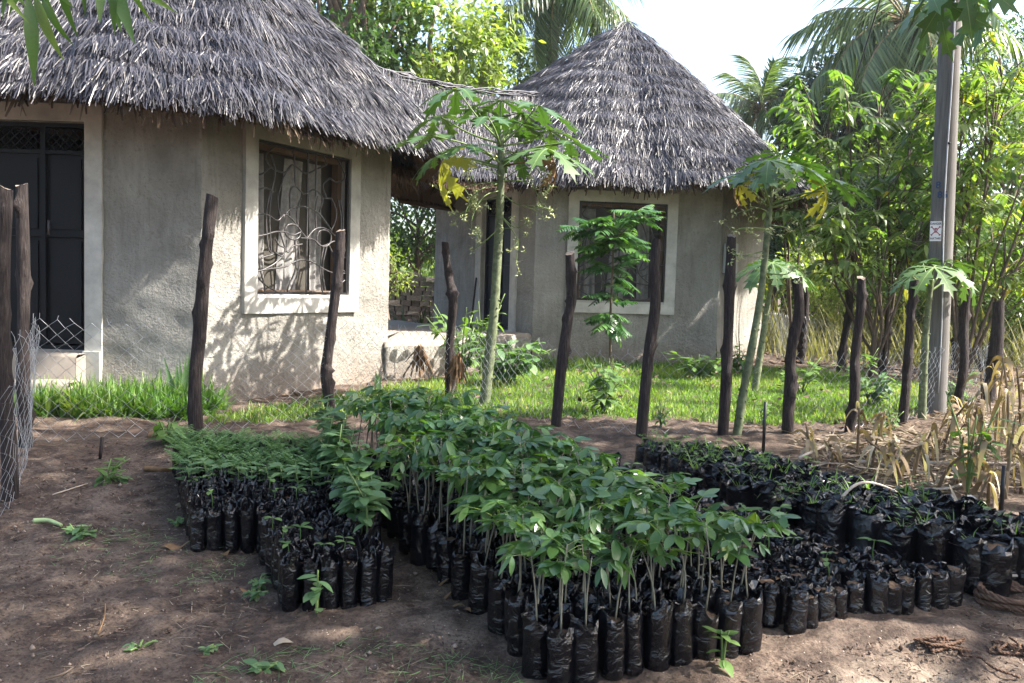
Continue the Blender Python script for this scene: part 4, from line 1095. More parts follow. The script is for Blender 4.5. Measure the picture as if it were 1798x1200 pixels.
# ================================================================== NURSERY BAGS
def bag_mesh(r0, h, seed, soil_z, crumple=1.0):
    r = np.random.default_rng(seed); n = 18
    a = np.linspace(0, 2 * np.pi, n, endpoint=False)
    zs = [0.0, .006, .04, .09, .14, .19, .24, .30, .36, .43, .50, .57, .64, .71, .78, .84]; zs = np.array(zs) * h
    ov = 1 + .10 * np.cos(2 * (a + r.uniform(0, 3)))
    R = []
    for k, z in enumerate(zs):
        f = .62 if k == 0 else .9 if k == 1 else .98 + .022 * math.sin(k * .9 + seed)
        wr = 1 + .010 * r.normal(size=n) + .03 * np.sin(3 * a + k * .25 + seed) + .018 * np.sin(5 * a - k * .3 + 2 * seed)
        R.append((r0 * f * ov * wr, np.full(n, z) + (0 if k < 2 else .05 * h * .18 * r.normal(size=n))))
    fold = np.cumsum(r.normal(0, 1, n)); fold -= np.linspace(0, fold[-1], n)
    fold = (fold - fold.mean()) / (fold.std() + 1e-6)
    tip = h * (.985 + .07 * crumple * np.clip(fold, -1.3, 1.7) + .03 * r.normal(size=n))
    flare = np.where(r.random(n) < .35, r.uniform(1.02, 1.16, n), r.uniform(.72, 1.0, n))
    R.append((r0 * ov * (.90 + .08 * r.random(n)), np.full(n, .895 * h) + .012 * h * r.normal(size=n)))
    R.append((r0 * ov * flare, tip))
    R.append((r0 * ov * np.minimum(flare - .04, .93) * (1 + .03 * r.normal(size=n)), tip - .004))
    R.append((r0 * ov * (.84 + .05 * r.normal(size=n)), np.full(n, .87 * h)))
    R.append((r0 * ov * .86, np.full(n, soil_z * h - .012)))
    V = np.vstack([np.stack([np.cos(a) * rr, np.sin(a) * rr, z], -1) for rr, z in R]); K = len(R)
    i, j = np.meshgrid(np.arange(K - 1), np.arange(n), indexing='ij')
    q = np.stack([i * n + j, i * n + (j + 1) % n, (i + 1) * n + (j + 1) % n, (i + 1) * n + j], -1)
    mb = MB(); mb.add(V, q[:14].reshape(-1, 4), None, 0, .5, True); mb.add(V, q[14:].reshape(-1, 4), None, 0, .5, False)
    return mb.mesh('bag', M['bag'])
def soil_mesh(r0, z, seed):
    r = np.random.default_rng(seed); n = 12; a = np.linspace(0, 2 * np.pi, n, endpoint=False)
    V = np.vstack([np.stack([np.cos(a) * r0 * .93, np.sin(a) * r0 * .93, z + .003 * r.normal(size=n)], -1), np.stack([np.cos(a) * r0 * .5, np.sin(a) * r0 * .5, z + .006 + .004 * r.normal(size=n)], -1), [[0, 0, z + .006]]])
    j = np.arange(n); k = (j + 1) % n
    return MB().add(V, np.stack([j, k, n + k, n + j], -1), np.stack([n + j, n + k, np.full(n, 2 * n)], -1)).mesh('soil', M['bagsoil'])

SLIM = [bag_mesh(.034, .205, k, .86, 1.3) for k in range(8)]; SLIMS = [soil_mesh(.034, .172, k) for k in range(3)]
MID = [bag_mesh(.045, .205, 20 + k, .84, .8) for k in range(8)]; MIDS = [soil_mesh(.043, .172, 20 + k) for k in range(4)]
SML = [bag_mesh(.040, .160, 40 + k, .86, .75) for k in range(8)]; SMLS = [soil_mesh(.040, .136, 40 + k) for k in range(4)]
BIG = [bag_mesh(.080, .205, 60 + k, .86, .7) for k in range(8)]; BIGS = [soil_mesh(.080, .168, 60 + k) for k in range(4)]

# compound leaves of the tall seedlings
def seed_leaf(seed, nlf, L, droop):
    r = np.random.default_rng(seed); mb = MB()
    pe = np.array([[0, 0, 0], [0, .65, .16], [0, 1.25, .08]]) * L
    V, q, t = tube(spline(pe, 5), .0016, 3, False); mb.add(V, q, None, 0, .7)
    ang = np.radians(np.linspace(-82, 82, nlf)) if nlf > 1 else np.array([0.])
    for a in ang:
        d = np.array([[math.sin(a), math.cos(a), -droop + r.normal(0, .12)]])
        ln = L * (.72 + .22 * math.cos(a)) * r.uniform(.9, 1.1)
        V, q, tt = strips(pe[-1:], d, np.array([[r.normal(0, .15), r.normal(0, .15), 1]]), ln, ln * r.uniform(.42, .52), droop * .35, (.08, .70, 1.0, 1.02, .75, .08), .16, np.array([r.uniform(.25, .6)]))
        mb.add(V, q, None, 0, tt)
    return mb.mesh('leaf', M['sleaf'])
SL = [seed_leaf(k, nl, L, dr) for k, (nl, L, dr) in enumerate([(5, .115, .15), (4, .125, .35), (3, .13, .25), (5, .11, .6), (3, .12, .9), (4, .12, .05), (3, .115, 1.4), (5, .12, .4)])]
def seed_stem(h, bend, seed):
    r = np.random.default_rng(seed)
    P = spline([[0, 0, 0], [bend * .3, r.normal(0, .008), h * .5], [bend, r.normal(0, .015), h]], 7)
    V, q, t = tube(P, np.linspace(.0035, .0022, 7), 5); return MB().add(V, q, t).mesh('stem', M['stem']), P[-1]
ST = [seed_stem(h, b, k) for k, (h, b) in enumerate([(.33, .02), (.37, -.03), (.40, .04), (.43, .01), (.35, .06), (.46, -.02), (.39, .00), (.30, -.04)])]
FE = []
for k in range(5):                                             # feathery seedlings
    r = np.random.default_rng(k + 70); mb = MB()
    for s_ in range(7):
        a = s_ * 2.4 + r.normal(0, .3); e = np.array([math.cos(a), math.sin(a), r.uniform(.1, .8)]) * .085
        P = spline([[0, 0, .0], e * .5 + Z * .035, e + Z * .035], 9); V, q, t = tube(P, .0012, 3, False); mb.add(V, q, None, 0, .4)
        B = np.repeat(P[2:], 2, 0); tn = nrm(np.gradient(P, axis=0))[2:]; sd = nrm(np.cross(tn, Z)); d = np.stack([sd + tn * .4, -sd + tn * .4], 1).reshape(-1, 3)
        V, q, tt = diamonds(B, d, Z + 0 * d, .032, .012); mb.add(V, q, None, 0, tt)
    FE.append(mb.mesh('foliage', M['feather']))
GT = []
for k in range(6):                                             # grass and weed tufts growing in bags
    r = np.random.default_rng(k + 90); n = 9 + 3 * k
    az = r.uniform(0, 6.28, n); d = np.stack([np.cos(az) * .6, np.sin(az) * .6, np.ones(n)], -1)
    V, q, tt = strips(np.zeros((n, 3)) + r.normal(0, .012, (n, 3)) * [1, 1, 0], d, np.stack([np.cos(az), np.sin(az), 0 * az], -1), r.uniform(.05, .16, n), .006, r.uniform(.1, .8, n), (1, .8, .1))
    mb = MB().add(V, q, None, 0, tt)
    if k % 2: V, q, tt = diamonds(r.normal(0, .03, (14, 3)) + Z * .05, r.normal(0, 1, (14, 3)) * [1, 1, .3], Z + np.zeros((14, 3)), .03, .018); mb.add(V, q, None, 0, tt)
    GT.append(mb.mesh('weed_tuft', M['weed']))
SP = []
for k in range(4):                                             # two-leaf sprouts
    mb = MB(); V, q, t = tube([[0, 0, 0], [.004, 0, .03], [.0, .003, .055]], .0016, 4); mb.add(V, q, t, 0, .4)
    V, q, tt = strips(np.array([[0, .003, .055]] * (2 + k % 2)), np.array([[1, .2, .3], [-1, .1, .25], [.1, 1, .5]])[:2 + k % 2], Z, .04, .018, .3, OVAL, .15); mb.add(V, q, None, 0, tt)
    SP.append(mb.mesh('sprout', M['weed']))

def grid_in(poly, e1, e2, d1, d2, jit, seed, stagger=True):
    r = np.random.default_rng(seed); P0 = np.array(poly[0]); out = []
    e1 = nrm(np.array(e1)); e2 = nrm(np.array(e2))
    for j in range(-4, 60):
        for i in range(-30, 60):
            p = P0 + e1 * (i + (.5 * (j % 2) if stagger else 0) + .5) * d1 + e2 * (j + .5) * d2
            if inpoly(p[0], p[1], poly): out.append((i, j, *(p + r.normal(0, jit, 2))))
    return out

rg = np.random.default_rng(123)
def bag(name, label, cat, group, x, y, bm, sm, tilt=.05, s=1.0, hz=1.0):
    root = thing(name, label, cat, (x, y, float(ground(x, y)) - .004), group)
    root.rotation_euler = (rg.normal(0, tilt), rg.normal(0, tilt), rg.uniform(0, 6.28))
    s = s * rg.uniform(.95, 1.05)
    link('bag', bm[rg.integers(len(bm))], root, None, Matrix.Diagonal((s, s, s * hz * rg.uniform(.92, 1.1), 1)))
    link('soil', sm[rg.integers(len(sm))], root, None, Matrix.Diagonal((s, s, s * hz, 1)))
    return root
ORD = ['first', 'second', 'third', 'fourth', 'fifth', 'sixth', 'seventh', 'eighth', 'ninth', 'tenth', 'eleventh', 'twelfth', 'thirteenth', 'fourteenth']

# ---- left block of slim bags
LP = [(-.84, 3.17), (-.45, 3.19), (-.58, 3.7), (-1.02, 4.95), (-1.95, 4.98), (-1.84, 4.74), (-1.37, 3.74), (-1.09, 3.76)]
pts = grid_in(LP, (.995, .06), (-.42, .91), .0735, .0715, .004, 1, False)
front = sorted([p for p in pts if p[3] < 3.26 + 0.0], key=lambda p: p[2])
front2 = sorted([p for p in pts if p[2] < -1.08 and p[3] < 3.86], key=lambda p: p[2])
for (i, j, x, y) in pts:
    p = (i, j, x, y); edge = x > np.interp(y, [3.19, 3.7, 4.95], [-.45, -.58, -1.02]) - .11 and y > 3.45
    if p in front: lab, gr = f'slim black bag, {ORD[front.index(p)]} from left in the front row of the left block', 'slim nursery bags in the left block'
    elif p in front2: lab, gr = f'slim black bag, {ORD[front2.index(p)]} from the left in the stepped-back row of the left block', 'slim nursery bags in the left block'
    elif edge: lab, gr = 'slim black bag with a tall leafy plant on the right edge of the left block', 'leafy plants along the left block edge'
    elif y > 4.30: lab, gr = 'slim black bag with a feathery seedling at the back of the left block', 'feathery seedlings at the back of the left block'
    elif y > 4.12: lab, gr = 'slim black bag with a broad leaved sprout between empty and feathery bags', 'broad leaved sprouts in the left block'
    else: lab, gr = 'slim black soil bag inside the bare part of the left block', 'slim nursery bags inside the left block'
    o = bag('slim_nursery_bag', lab, 'slim nursery bag', gr, x, y, SLIM, SLIMS, .025)
    rz = rg.uniform(0, 6.28)
    if edge:
        h = rg.uniform(.16, .34)
        n = rg.integers(11, 18)
        V, q, t = tube([[0, 0, .165], [.01, 0, .165 + h * .5], [rg.normal(0, .03), rg.normal(0, .03), .165 + h]], [.004, .003, .002], 5); MB().add(V, q, t).build('stem', M['gstem'], o)
        for k in range(n):
            a = rg.uniform(0, 6.28); put_leaf(LM['broad_leaf'][k % 4], 'leaf', o, (0, 0, .165 + h * rg.uniform(.25, 1)), np.array([math.cos(a), math.sin(a), rg.uniform(-.2, .5)]), Z, rg.uniform(.055, .115))
    elif y > 4.30:
        s = rg.uniform(.8, 1.15); link('foliage', FE[rg.integers(5)], o, None, Matrix.Translation((0, 0, .17)) @ Matrix.Scale(s, 4))
    elif y > 4.12:
        V, q, t = tube([[0, 0, .165], [.008, 0, .23], [0, .01, .275]], .0026, 4); MB().add(V, q, t).build('stem', M['gstem'], o)
        for k in range(6): a = k * 2.2 + rz; put_leaf(LM['broad_leaf'][k % 4], 'leaf', o, (0, 0, .20 + .015 * k), np.array([math.cos(a), math.sin(a), .25]), Z, rg.uniform(.055, .085))
    elif rg.random() < .22:
        link('sprout', SP[rg.integers(4)], o, None, Matrix.Translation((0, 0, .172)) @ Matrix.Scale(rg.uniform(.7, 1.6), 4))

# ---- tall seedlings
E1, E2 = (.93, .37), (-.41, .91)
TP = [(.16, 2.63), (.95, 2.945), (.62, 3.34), (.30, 3.82), (.02, 4.2), (-.18, 4.62), (-.5, 4.96), (-.93, 4.82)]
pts = grid_in(TP, E1, E2, .0905, .083, .006, 2)
j0 = min(p[1] for p in pts)
front = sorted([p for p in pts if p[1] == j0], key=lambda p: p[2])
imin = {}
for p in pts: imin[p[1]] = min(imin.get(p[1], 99), p[0])
print('tall', len(pts))
for p in pts:
    i, j, x, y = p
    if p in front: lab, gr = f'tall seedling in a black bag, {ORD[front.index(p)]} from left in nearest row of central block', 'tall seedlings in black bags'
    elif j - j0 < 4:
        row = sorted(q_[0] for q_ in pts if q_[1] == j); lab, gr = f'tall seedling in a black bag, {ORD[row.index(i)]} from left in {ORD[j - j0]} row of central block', 'tall seedlings in black bags'
    elif i == imin[j]: lab, gr = 'black bag with a tall seedling along the left path edge of the central block', 'tall seedlings along the path'
    else: lab, gr = 'black bag with a tall bare-stemmed seedling inside the dense central block', 'tall seedlings inside the central block'
    o = bag('potted_seedling', lab, 'potted seedling', gr, x, y, MID, MIDS, .035)
    sm_, tp = ST[rg.integers(8)]; hs = rg.uniform(.86, 1.07) * np.interp(y, [2.7, 3.4, 4.6], [.70, .80, .92]); rz = rg.uniform(0, 6.28)
    px, py = rg.normal(0, .008, 2)
    Mx = Matrix.Translation((px, py, .17)) @ Matrix.Rotation(rz, 4, 'Z') @ Matrix.Diagonal((1, 1, hs, 1))
    link('stem', sm_, o, None, Mx)
    tpw = Mx @ Vector(tp)
    nl = rg.integers(6, 9) if y > 3.2 else rg.integers(4, 7)
    for k in range(nl):
        a = rg.uniform(0, 6.28); low = rg.uniform(0, .03) if k < 4 else rg.uniform(.0, .07)
        d = np.array([math.cos(a), math.sin(a), rg.uniform(-.05, .45)])
        b_ = np.array(tpw) * np.array([1, 1, 1]) - Z * low
        put_leaf(SL[rg.integers(8)], 'leaf', o, b_, d, Z + rg.normal(0, .2, 3), rg.uniform(.42, .78))

# ---- small bags right of the tall seedlings
SPOLY = [(1.04, 3.05), (1.84, 3.39), (1.66, 3.52), (1.50, 3.63), (1.36, 3.78), (1.10, 4.15), (.83, 4.65), (.56, 5.08), (-.36, 5.06), (-.09, 4.66), (.11, 4.25), (.39, 3.87), (.71, 3.39)]
pts = grid_in(SPOLY, E1, E2, .081, .077, .006, 3)
front = sorted([p for p in pts if p[3] < 3.05 + .4375 * (p[2] - 1.04) + .085], key=lambda p: p[2])
print('small', len(pts), len(front))
for p in pts:
    i, j, x, y = p
    if p in front: lab = f'low black bag, {ORD[min(13, front.index(p))]} from left in front row right of the tall seedlings'
    else: lab = 'low crumpled black soil bag in the bare block right of the tall seedlings'
    o = bag('low_nursery_bag', lab, 'low nursery bag', 'bare nursery bags right of the tall seedlings' if p not in front else 'front row of the bare nursery bags', x, y, SML, SMLS, .05, rg.uniform(.95, 1.08))
    if rg.random() < .16: link('sprout', SP[rg.integers(4)], o, None, Matrix.Translation((0, 0, .136)) @ Matrix.Scale(rg.uniform(.8, 2.0), 4))

# ---- large bags, right block
LL = np.array([(.86, 5.46), (1.02, 5.0), (1.19, 4.5), (1.40, 4.14), (1.61, 3.9), (1.83, 3.70), (2.03, 3.56)]); RR = np.array([(1.46, 5.36), (1.58, 5.05), (1.78, 4.72), (1.96, 4.42), (2.20, 4.15), (2.48, 3.88), (2.7, 3.68)])
cum = np.concatenate([[0], np.cumsum(np.linalg.norm(np.diff(LL, axis=0), axis=1))]); us_ = [0.]
while us_[-1] < cum[-1] - .05: us_.append(us_[-1] + .098 + .062 * (us_[-1] / cum[-1]))
nrow = len(us_) - 1
cnt = 0
for k in range(nrow + 1):
    u = us_[k]; a = np.array([np.interp(u, cum, LL[:, c]) for c in (0, 1)]); b = np.array([np.interp(u, cum, RR[:, c]) for c in (0, 1)])
    n = max(3, int(np.linalg.norm(b - a) / (.100 + .055 * k / nrow)))
    for i in range(n + 1):
        p = a + (b - a) * (i + .25 * (k % 2)) / n + rg.normal(0, .008, 2)
        if i == 0: lab = f'large black bag, {ORD[k]} from far end of the path row' if k < 14 else f'large black bag, {ORD[nrow - k]} from near end of the path row'
        elif k == 0: lab = f'large black bag in the farthest row of the right block, {ORD[i]} from the path'
        else: lab = 'large crumpled black soil bag with weeds inside the right block'
        s = .66 + .40 * (k / nrow) ** 1.3
        o = bag('large_nursery_bag', lab, 'large nursery bag', 'large nursery bags in the right block' if i else 'large nursery bags along the path', p[0], p[1], BIG, BIGS, .06, s, 1.16)
        cnt += 1
        if rg.random() < .75: link('weed_tuft', GT[rg.integers(6)], o, None, Matrix.Translation((rg.normal(0, .01), rg.normal(0, .01), .185 * s)) @ Matrix.Scale(rg.uniform(.7, 1.4), 4))['kind'] = 'stuff'
print('big', cnt)

# ================================================================== UTILITY POLE WITH DANGER SIGN
pb = gpt(1640, 726); pt = at(1682, -260, pb[1])
dirp = nrm(pt - pb)
loc = np.array([pb[0], pb[1], float(ground(pb[0], pb[1]))])
pole = thing('utility_pole', 'tall weathered grey wooden utility pole with a danger sign on it', 'utility pole', loc)
S = np.array([pb + (pt - pb) * t for t in np.linspace(-.02, 1.25, 60)])
V, q, t = tube(S, np.linspace(.104, .086, 60), 18)
c = np.repeat(S, 18, 0); V[:len(c)] = c + (V[:len(c)] - c) * (1 + .015 * sn(V[:len(c)] * np.array([12, 12, 1.5]), 1, 3, 3))[:, None]
MB().add(V, q, t).build('shaft', M['pole'], pole, loc)
fz = nrm(CAM - pb); fz[2] = 0; fz = nrm(fz); sx = np.cross(dirp, fz) * -1; sx = nrm(np.cross(fz, -dirp)); sx = nrm(np.cross(dirp, fz))
wp = [pb + (pt - pb) * t + fz * .106 + sx * (.022 + .01 * math.sin(t * 12)) for t in np.linspace(.04, 1.2, 30)]
V, q, t = tube(np.array(wp), .007, 5); MB().add(V, q, t).build('earth_wire', M['wire'], pole, loc)
r = np.random.default_rng(4)
for k in range(9):                                             # bolt holes and knots
    z_ = r.uniform(.1, 1); a_ = pb + (pt - pb) * z_ + fz * .098 + sx * r.uniform(-.05, .05)
    V, q, t = tube([a_, a_ + fz * .018], .012, 8); MB().add(V, q, t).build('bolt', M['black'], pole, loc)
def plate_pt(c, u, v, off): return c + sx * u + dirp * v + fz * off
sc_ = at(1643, 408, pb[1]) ; 
sc_ = sc_ + fz * .125
def poly_fan(mb, pts, cen, off, mat):
    P = [plate_pt(sc_, *cen, off)] + [plate_pt(sc_, u, v, off) for u, v in pts]; n = len(pts)
    mb.add(P, None, [[0, 1 + k, 1 + (k + 1) % n] for k in range(n)], mat, .5, False)
mb = MB(); hw, hh = .046, .088
box(mb, (-hw, -hh, -.004), (hw, hh, 0), 0, .5, (sc_, sx, dirp, fz))
sign = mb.build('danger_sign', M['white'], pole, loc)
mb = MB(); e = .0016
an = np.linspace(0, 2 * np.pi, 18, endpoint=False)
poly_fan(mb, [(.0165 * math.cos(a), .012 + .016 * math.sin(a)) for a in an], (0, .012), e, 0)
poly_fan(mb, [(-.010, 0), (.010, 0), (.009, -.016), (-.009, -.016)], (0, -.008), e + .0003, 0)
for sg in (-1, 1):
    a, b = np.array([-.034 * sg, .038]), np.array([.034 * sg, -.034]); d = (b - a) / np.linalg.norm(b - a); n_ = np.array([-d[1], d[0]]) * .0036
    poly_fan(mb, [a + n_, b + n_, b - n_, a - n_], (a + b) / 2, e - .0005 + .0002 * sg, 0)
    for c_ in (a, b):
        for s_ in (-1, 1): poly_fan(mb, [c_ + n_ * s_ * 1.1 + .0048 * np.array([math.cos(t), math.sin(t)]) for t in an], c_ + n_ * s_ * 1.1, e + .0004 + .0001 * s_, 0)
for u in (-.0065, .0065): poly_fan(mb, [(u + .0042 * math.cos(a), .010 + .0042 * math.sin(a)) for a in an], (u, .010), e + .0009, 1)
poly_fan(mb, [(0, .004), (-.0025, -.001), (.0025, -.001)], (0, .0005), e + .0009, 1)
for u in (-.006, -.002, .002, .006): poly_fan(mb, [(u - .0006, -.006), (u + .0006, -.006), (u + .0006, -.016), (u - .0006, -.016)], (u, -.011), e + .0009, 1)
mb.build('skull_and_bones', [M['red'], M['white']], sign, loc)
def lettering(txt, c, size, mat, parent, off, wscale=1.0, name='lettering'):
    cu = bpy.data.curves.new(name, 'FONT'); cu.body = txt; cu.size = size; cu.align_x = 'CENTER'; cu.align_y = 'CENTER'; cu.extrude = .0004; cu.offset = size * .02
    cu.materials.append(mat)
    o = bpy.data.objects.new(name, cu); COL.objects.link(o); o.parent = parent
    p = c + fz * off - loc
    me = bpy.data.meshes.new_from_object(o); bpy.data.objects.remove(o); o = link(name, me, parent)
    o.matrix_local = Matrix(((sx[0] * wscale, dirp[0], fz[0], p[0]), (sx[1] * wscale, dirp[1], fz[1], p[1]), (sx[2] * wscale, dirp[2], fz[2], p[2]), (0, 0, 0, 1)))
    return o
lettering('DANGER', plate_pt(sc_, 0, .066, 0), .027, M['blackprint'], sign, .0016, .82)
lettering('HATARI', plate_pt(sc_, 0, -.066, 0), .027, M['blackprint'], sign, .0016, .9)
lettering('8', at(1652, 328, pb[1]) + fz * .101 - sx * .02, .085, M['blueprint'], pole, .004)
lettering('85', at(1655, 345, pb[1]) + fz * .101 - sx * .0, .085, M['blueprint'], pole, .004)
# stay wire slanting down to the left
w0, w1 = at(1549, -12, 10.0), at(1492, 172, 12.0)
d_ = w1 - w0
V, q, t = tube([w0 - d_ * .8, w0, w1, w1 + d_ * .9], .011, 5)
mid = w0; thing('stay_wire', 'thin black stay wire slanting across the palm fronds', 'wire', mid, None, 0, MB().add(V, q, t).mesh('stay_wire', M['black'], mid))

# ================================================================== DRY MAIZE
def maize(x, y, h, lean, nl, seed, label, broken=False):
    r = np.random.default_rng(seed); g0 = float(ground(x, y)); loc = np.array([x, y, g0])
    root = thing('dry_maize_stalk', label, 'maize stalk', loc, 'dry maize stalks')
    az = r.uniform(0, 6.28); e = np.array([math.cos(az) * lean * h, math.sin(az) * lean * h, h * math.cos(min(1.3, lean))])
    if broken:
        k_ = np.array([e[0] * .3, e[1] * .3, h * .55]); e2 = k_ + np.array([math.cos(az) * .5 * h, math.sin(az) * .25 * h, -.45 * h]); P = np.array([[0, 0, -.03], k_ * .9, k_, e2])
    else: P = spline([[0, 0, -.03], e * np.array([.3, .3, .55]), e], 8)
    V, q, t = tube(P, np.linspace(.012, .006, len(P)), 6); MB().add(V, q, t, 0, .45).build('stalk', M['maize'], root)
    for k in range(nl):
        f = r.uniform(.25, 1); i = f * (len(P) - 1); c_ = P[int(i)] + (P[min(int(i) + 1, len(P) - 1)] - P[int(i)]) * (i % 1)
        a = r.uniform(0, 6.28); L = r.uniform(.22, .5)
        d1 = np.array([math.cos(a) * .5, math.sin(a) * .5, r.uniform(.2, .9)]); tt_ = np.linspace(0, 1, 7)
        C = c_ + np.outer(tt_, d1) * L * .6 - np.outer(tt_ ** 2, Z) * L * r.uniform(.5, 1.2); C[:, 2] = np.maximum(C[:, 2], .01)
        wv = .0135 * np.array([.7, 1, 1.1, 1, .8, .5, .08]) * r.uniform(.5, 1.3); tw = r.uniform(-3.5, 3.5) * tt_ + r.uniform(0, 1)
        T = nrm(np.gradient(C, axis=0)); s1 = nrm(np.cross(T, Z) + 1e-4); u1 = np.cross(s1, T); s_ = s1 * np.cos(tw)[:, None] + u1 * np.sin(tw)[:, None]
        Vv = np.stack([C - s_ * wv[:, None], C + s_ * wv[:, None]], 1).reshape(-1, 3); ii = np.arange(6) * 2
        MB().add(Vv, np.stack([ii, ii + 1, ii + 3, ii + 2], -1), None, 0, r.uniform(.2, 1)).build('leaf', M['maize'], root)
    return root
MZ = [(1505, 790, .44, .05, 3, 0, 'thick cut maize stump with a flat top just right of the flat topped post'), (1530, 815, .28, .1, 4, 0, 'short torn maize stub right of the thick stump'), (1420, 790, .30, .15, 4, 0, 'lone thin maize stub left of the thick stump'),
      (1600, 830, .55, .5, 5, 1, 'broken maize stalk bent over into a peak'), (1590, 845, .5, .7, 4, 0, 'slanting maize stalk leaning left across the broken one'), (1640, 850, .55, .65, 5, 0, 'maize stalk lying low to the right of the bent peak'),
      (1655, 780, .5, .35, 5, 0, 'leaning maize stalk in front of the right dark post'), (1672, 770, .48, .12, 6, 0, 'upright ragged maize stalk below the right dark post'), (1700, 790, .46, .1, 5, 0, 'thin maize stalk with a dark tip'),
      (1722, 800, .75, .08, 7, 0, 'tall dry maize stalk in front of the forked post'), (1745, 780, .85, .1, 8, 0, 'tall leafy dry maize stalk rising past the forked post'), (1770, 800, .9, .1, 8, 0, 'tallest dry maize stalk near the right edge'),
      (1790, 790, .8, .15, 8, 0, 'dry maize stalk with orange leaves at the right edge'), (1735, 870, .42, .2, 6, 1, 'broken maize stalk with hanging leaves behind the black stake'), (1765, 860, .6, .12, 7, 0, 'ragged maize stalk just behind the bright green weed'),
      (1700, 840, .4, .3, 5, 1, 'short bent maize stalk left of the bright green weed'), (1560, 800, .34, .3, 4, 1, 'folded maize stalk behind the torn stub'), (1620, 800, .32, .2, 4, 0, 'small maize stub behind the bent peak'), (1792, 850, .7, .1, 8, 0, 'leafy dry maize stalk cut by the right edge, low down'),
      (1680, 830, .45, .55, 5, 0, 'slanted maize stalk pointing at the forked post'), (1545, 760, .3, .1, 3, 0, 'upright maize stub between two near posts'), (1465, 800, .22, .4, 3, 0, 'fallen maize stub near the swollen post'), (1755, 745, .7, .15, 6, 0, 'far dry maize stalk beside the forked post'), (1785, 735, .75, .12, 6, 0, 'far dry maize stalk at the right edge, behind the others')]
for k, (x, y, h, ln, nl, br, lab) in enumerate(MZ):
    p = gpt(x, min(y + 18, 905)); maize(p[0], p[1], h * .82, ln, nl + 5, 200 + k, lab, bool(br))

# ================================================================== LITTER
def scatter(name, label, cat, poly, n, L, W, mat, seed, flat=.12, lift=.004):
    r = np.random.default_rng(seed); P = np.array(poly); x = r.uniform(P[:, 0].min(), P[:, 0].max(), n * 3); y = r.uniform(P[:, 1].min(), P[:, 1].max(), n * 3); k = inpoly(x, y, poly); x = x[k][:n]; y = y[k][:n]; m_ = len(x)
    cl = sn(np.stack([x, y], -1), 3.0, seed, 2); kk = cl > r.uniform(-1.2, .6, m_); x, y = x[kk], y[kk]; m_ = len(x)
    az = r.uniform(0, 6.28, m_); d = np.stack([np.cos(az), np.sin(az), r.normal(0, flat, m_)], -1)
    B = np.stack([x, y, ground(x, y) + lift + np.abs(r.normal(0, lift, m_)) + .008], -1)
    V, q, tt = strips(B, d, Z + r.normal(0, .3, (m_, 3)), r.uniform(*L, m_), r.uniform(*W, m_), r.uniform(-.1, .15, m_), (.4, 1, .9, .2))
    o = MB().add(V, q, None, 0, tt).build(name, M[mat]); return tag(o, label, cat, None, 'stuff')
MZP = [(2.05, 6.3), (2.0, 5.6), (2.2, 5.0), (2.5, 4.5), (2.9, 4.0), (3.6, 4.2), (4.6, 6.5), (5.2, 8.6), (4.0, 7.6), (2.6, 6.5)]
scatter('straw_litter', 'trampled dry maize straw and leaves covering the ground behind the large bags', 'straw', MZP, 5600, (.04, .26), (.004, .020), 'straw', 1, .18, .02)
scatter('straw_litter', 'pale scraps of dry grass on the bare soil in the foreground', 'straw', [(-2.4, 2.4), (2.2, 2.4), (2.6, 3.4), (1.9, 3.5), (.9, 2.8), (.1, 2.6), (-.4, 3.5), (-.8, 3.1), (-1.4, 3.7), (-2.0, 4.9), (-2.3, 5.6), (-2.6, 5.4)], 2600, (.015, .085), (.0012, .003), 'straw', 2, .06, .002)
scatter('grass_clippings', 'grey green wilted grass clippings lying on the soil at the bottom', 'grass', [(-1.1, 2.45), (.1, 2.45), (.05, 2.75), (-.4, 3.0), (-.9, 2.8)], 1300, (.03, .10), (.0014, .003), 'bleaf', 3, .08, .003)
scatter('grass_clippings', 'wilted clippings around the pale husk at the left', 'grass', [(-1.9, 3.5), (-1.2, 3.3), (-1.1, 3.6), (-1.5, 3.95), (-2.1, 4.0)], 700, (.02, .07), (.0012, .003), 'bleaf', 4, .08, .003)
scatter('leaf_litter', 'dry leaf litter on the reddish ground beyond the lawn', 'leaf litter', [(3.2, 12.6), (4.8, 11.4), (5.4, 9.4), (9, 10), (14, 20), (4.0, 20)], 7000, (.04, .14), (.02, .06), 'litter', 5, .2, .02)
scatter('leaf_litter', 'dry leaves along the fence foot by the utility pole', 'leaf litter', [(1.8, 6.7), (3.1, 6.9), (4.3, 7.9), (5.4, 9.2), (4.9, 9.0), (3.9, 8.1), (2.6, 7.2)], 900, (.03, .10), (.015, .04), 'litter', 6, .2, .01)
scatter('leaf_litter', 'a few fallen dry leaves lying on the lawn', 'leaf litter', LAWN, 420, (.04, .09), (.02, .04), 'litter', 16, .3, .05)
scatter('leaf_litter', 'dark crumbled leaf bits strewn over the bare soil', 'leaf litter', [(-2.6, 2.3), (2.4, 2.3), (2.4, 3.4), (1.9, 3.4), (.95, 2.85), (.1, 2.55), (-.4, 3.5), (-.8, 3.1), (-1.4, 3.7), (-2.0, 4.9), (-2.3, 5.8), (-3, 5.4)], 11000, (.006, .026), (.003, .010), 'litter', 7, .15, .001)
scatter('leaf_litter', 'torn brown leaf fragments scattered on the bare soil', 'leaf litter', [(-2.6, 2.4), (2.4, 2.4), (2.4, 3.4), (1.9, 3.4), (.95, 2.85), (.1, 2.55), (-.4, 3.5), (-.8, 3.1), (-1.4, 3.7), (-2.0, 4.9), (-2.3, 5.8), (-3, 5.4)], 420, (.015, .04), (.006, .016), 'straw', 9, .25, .003)
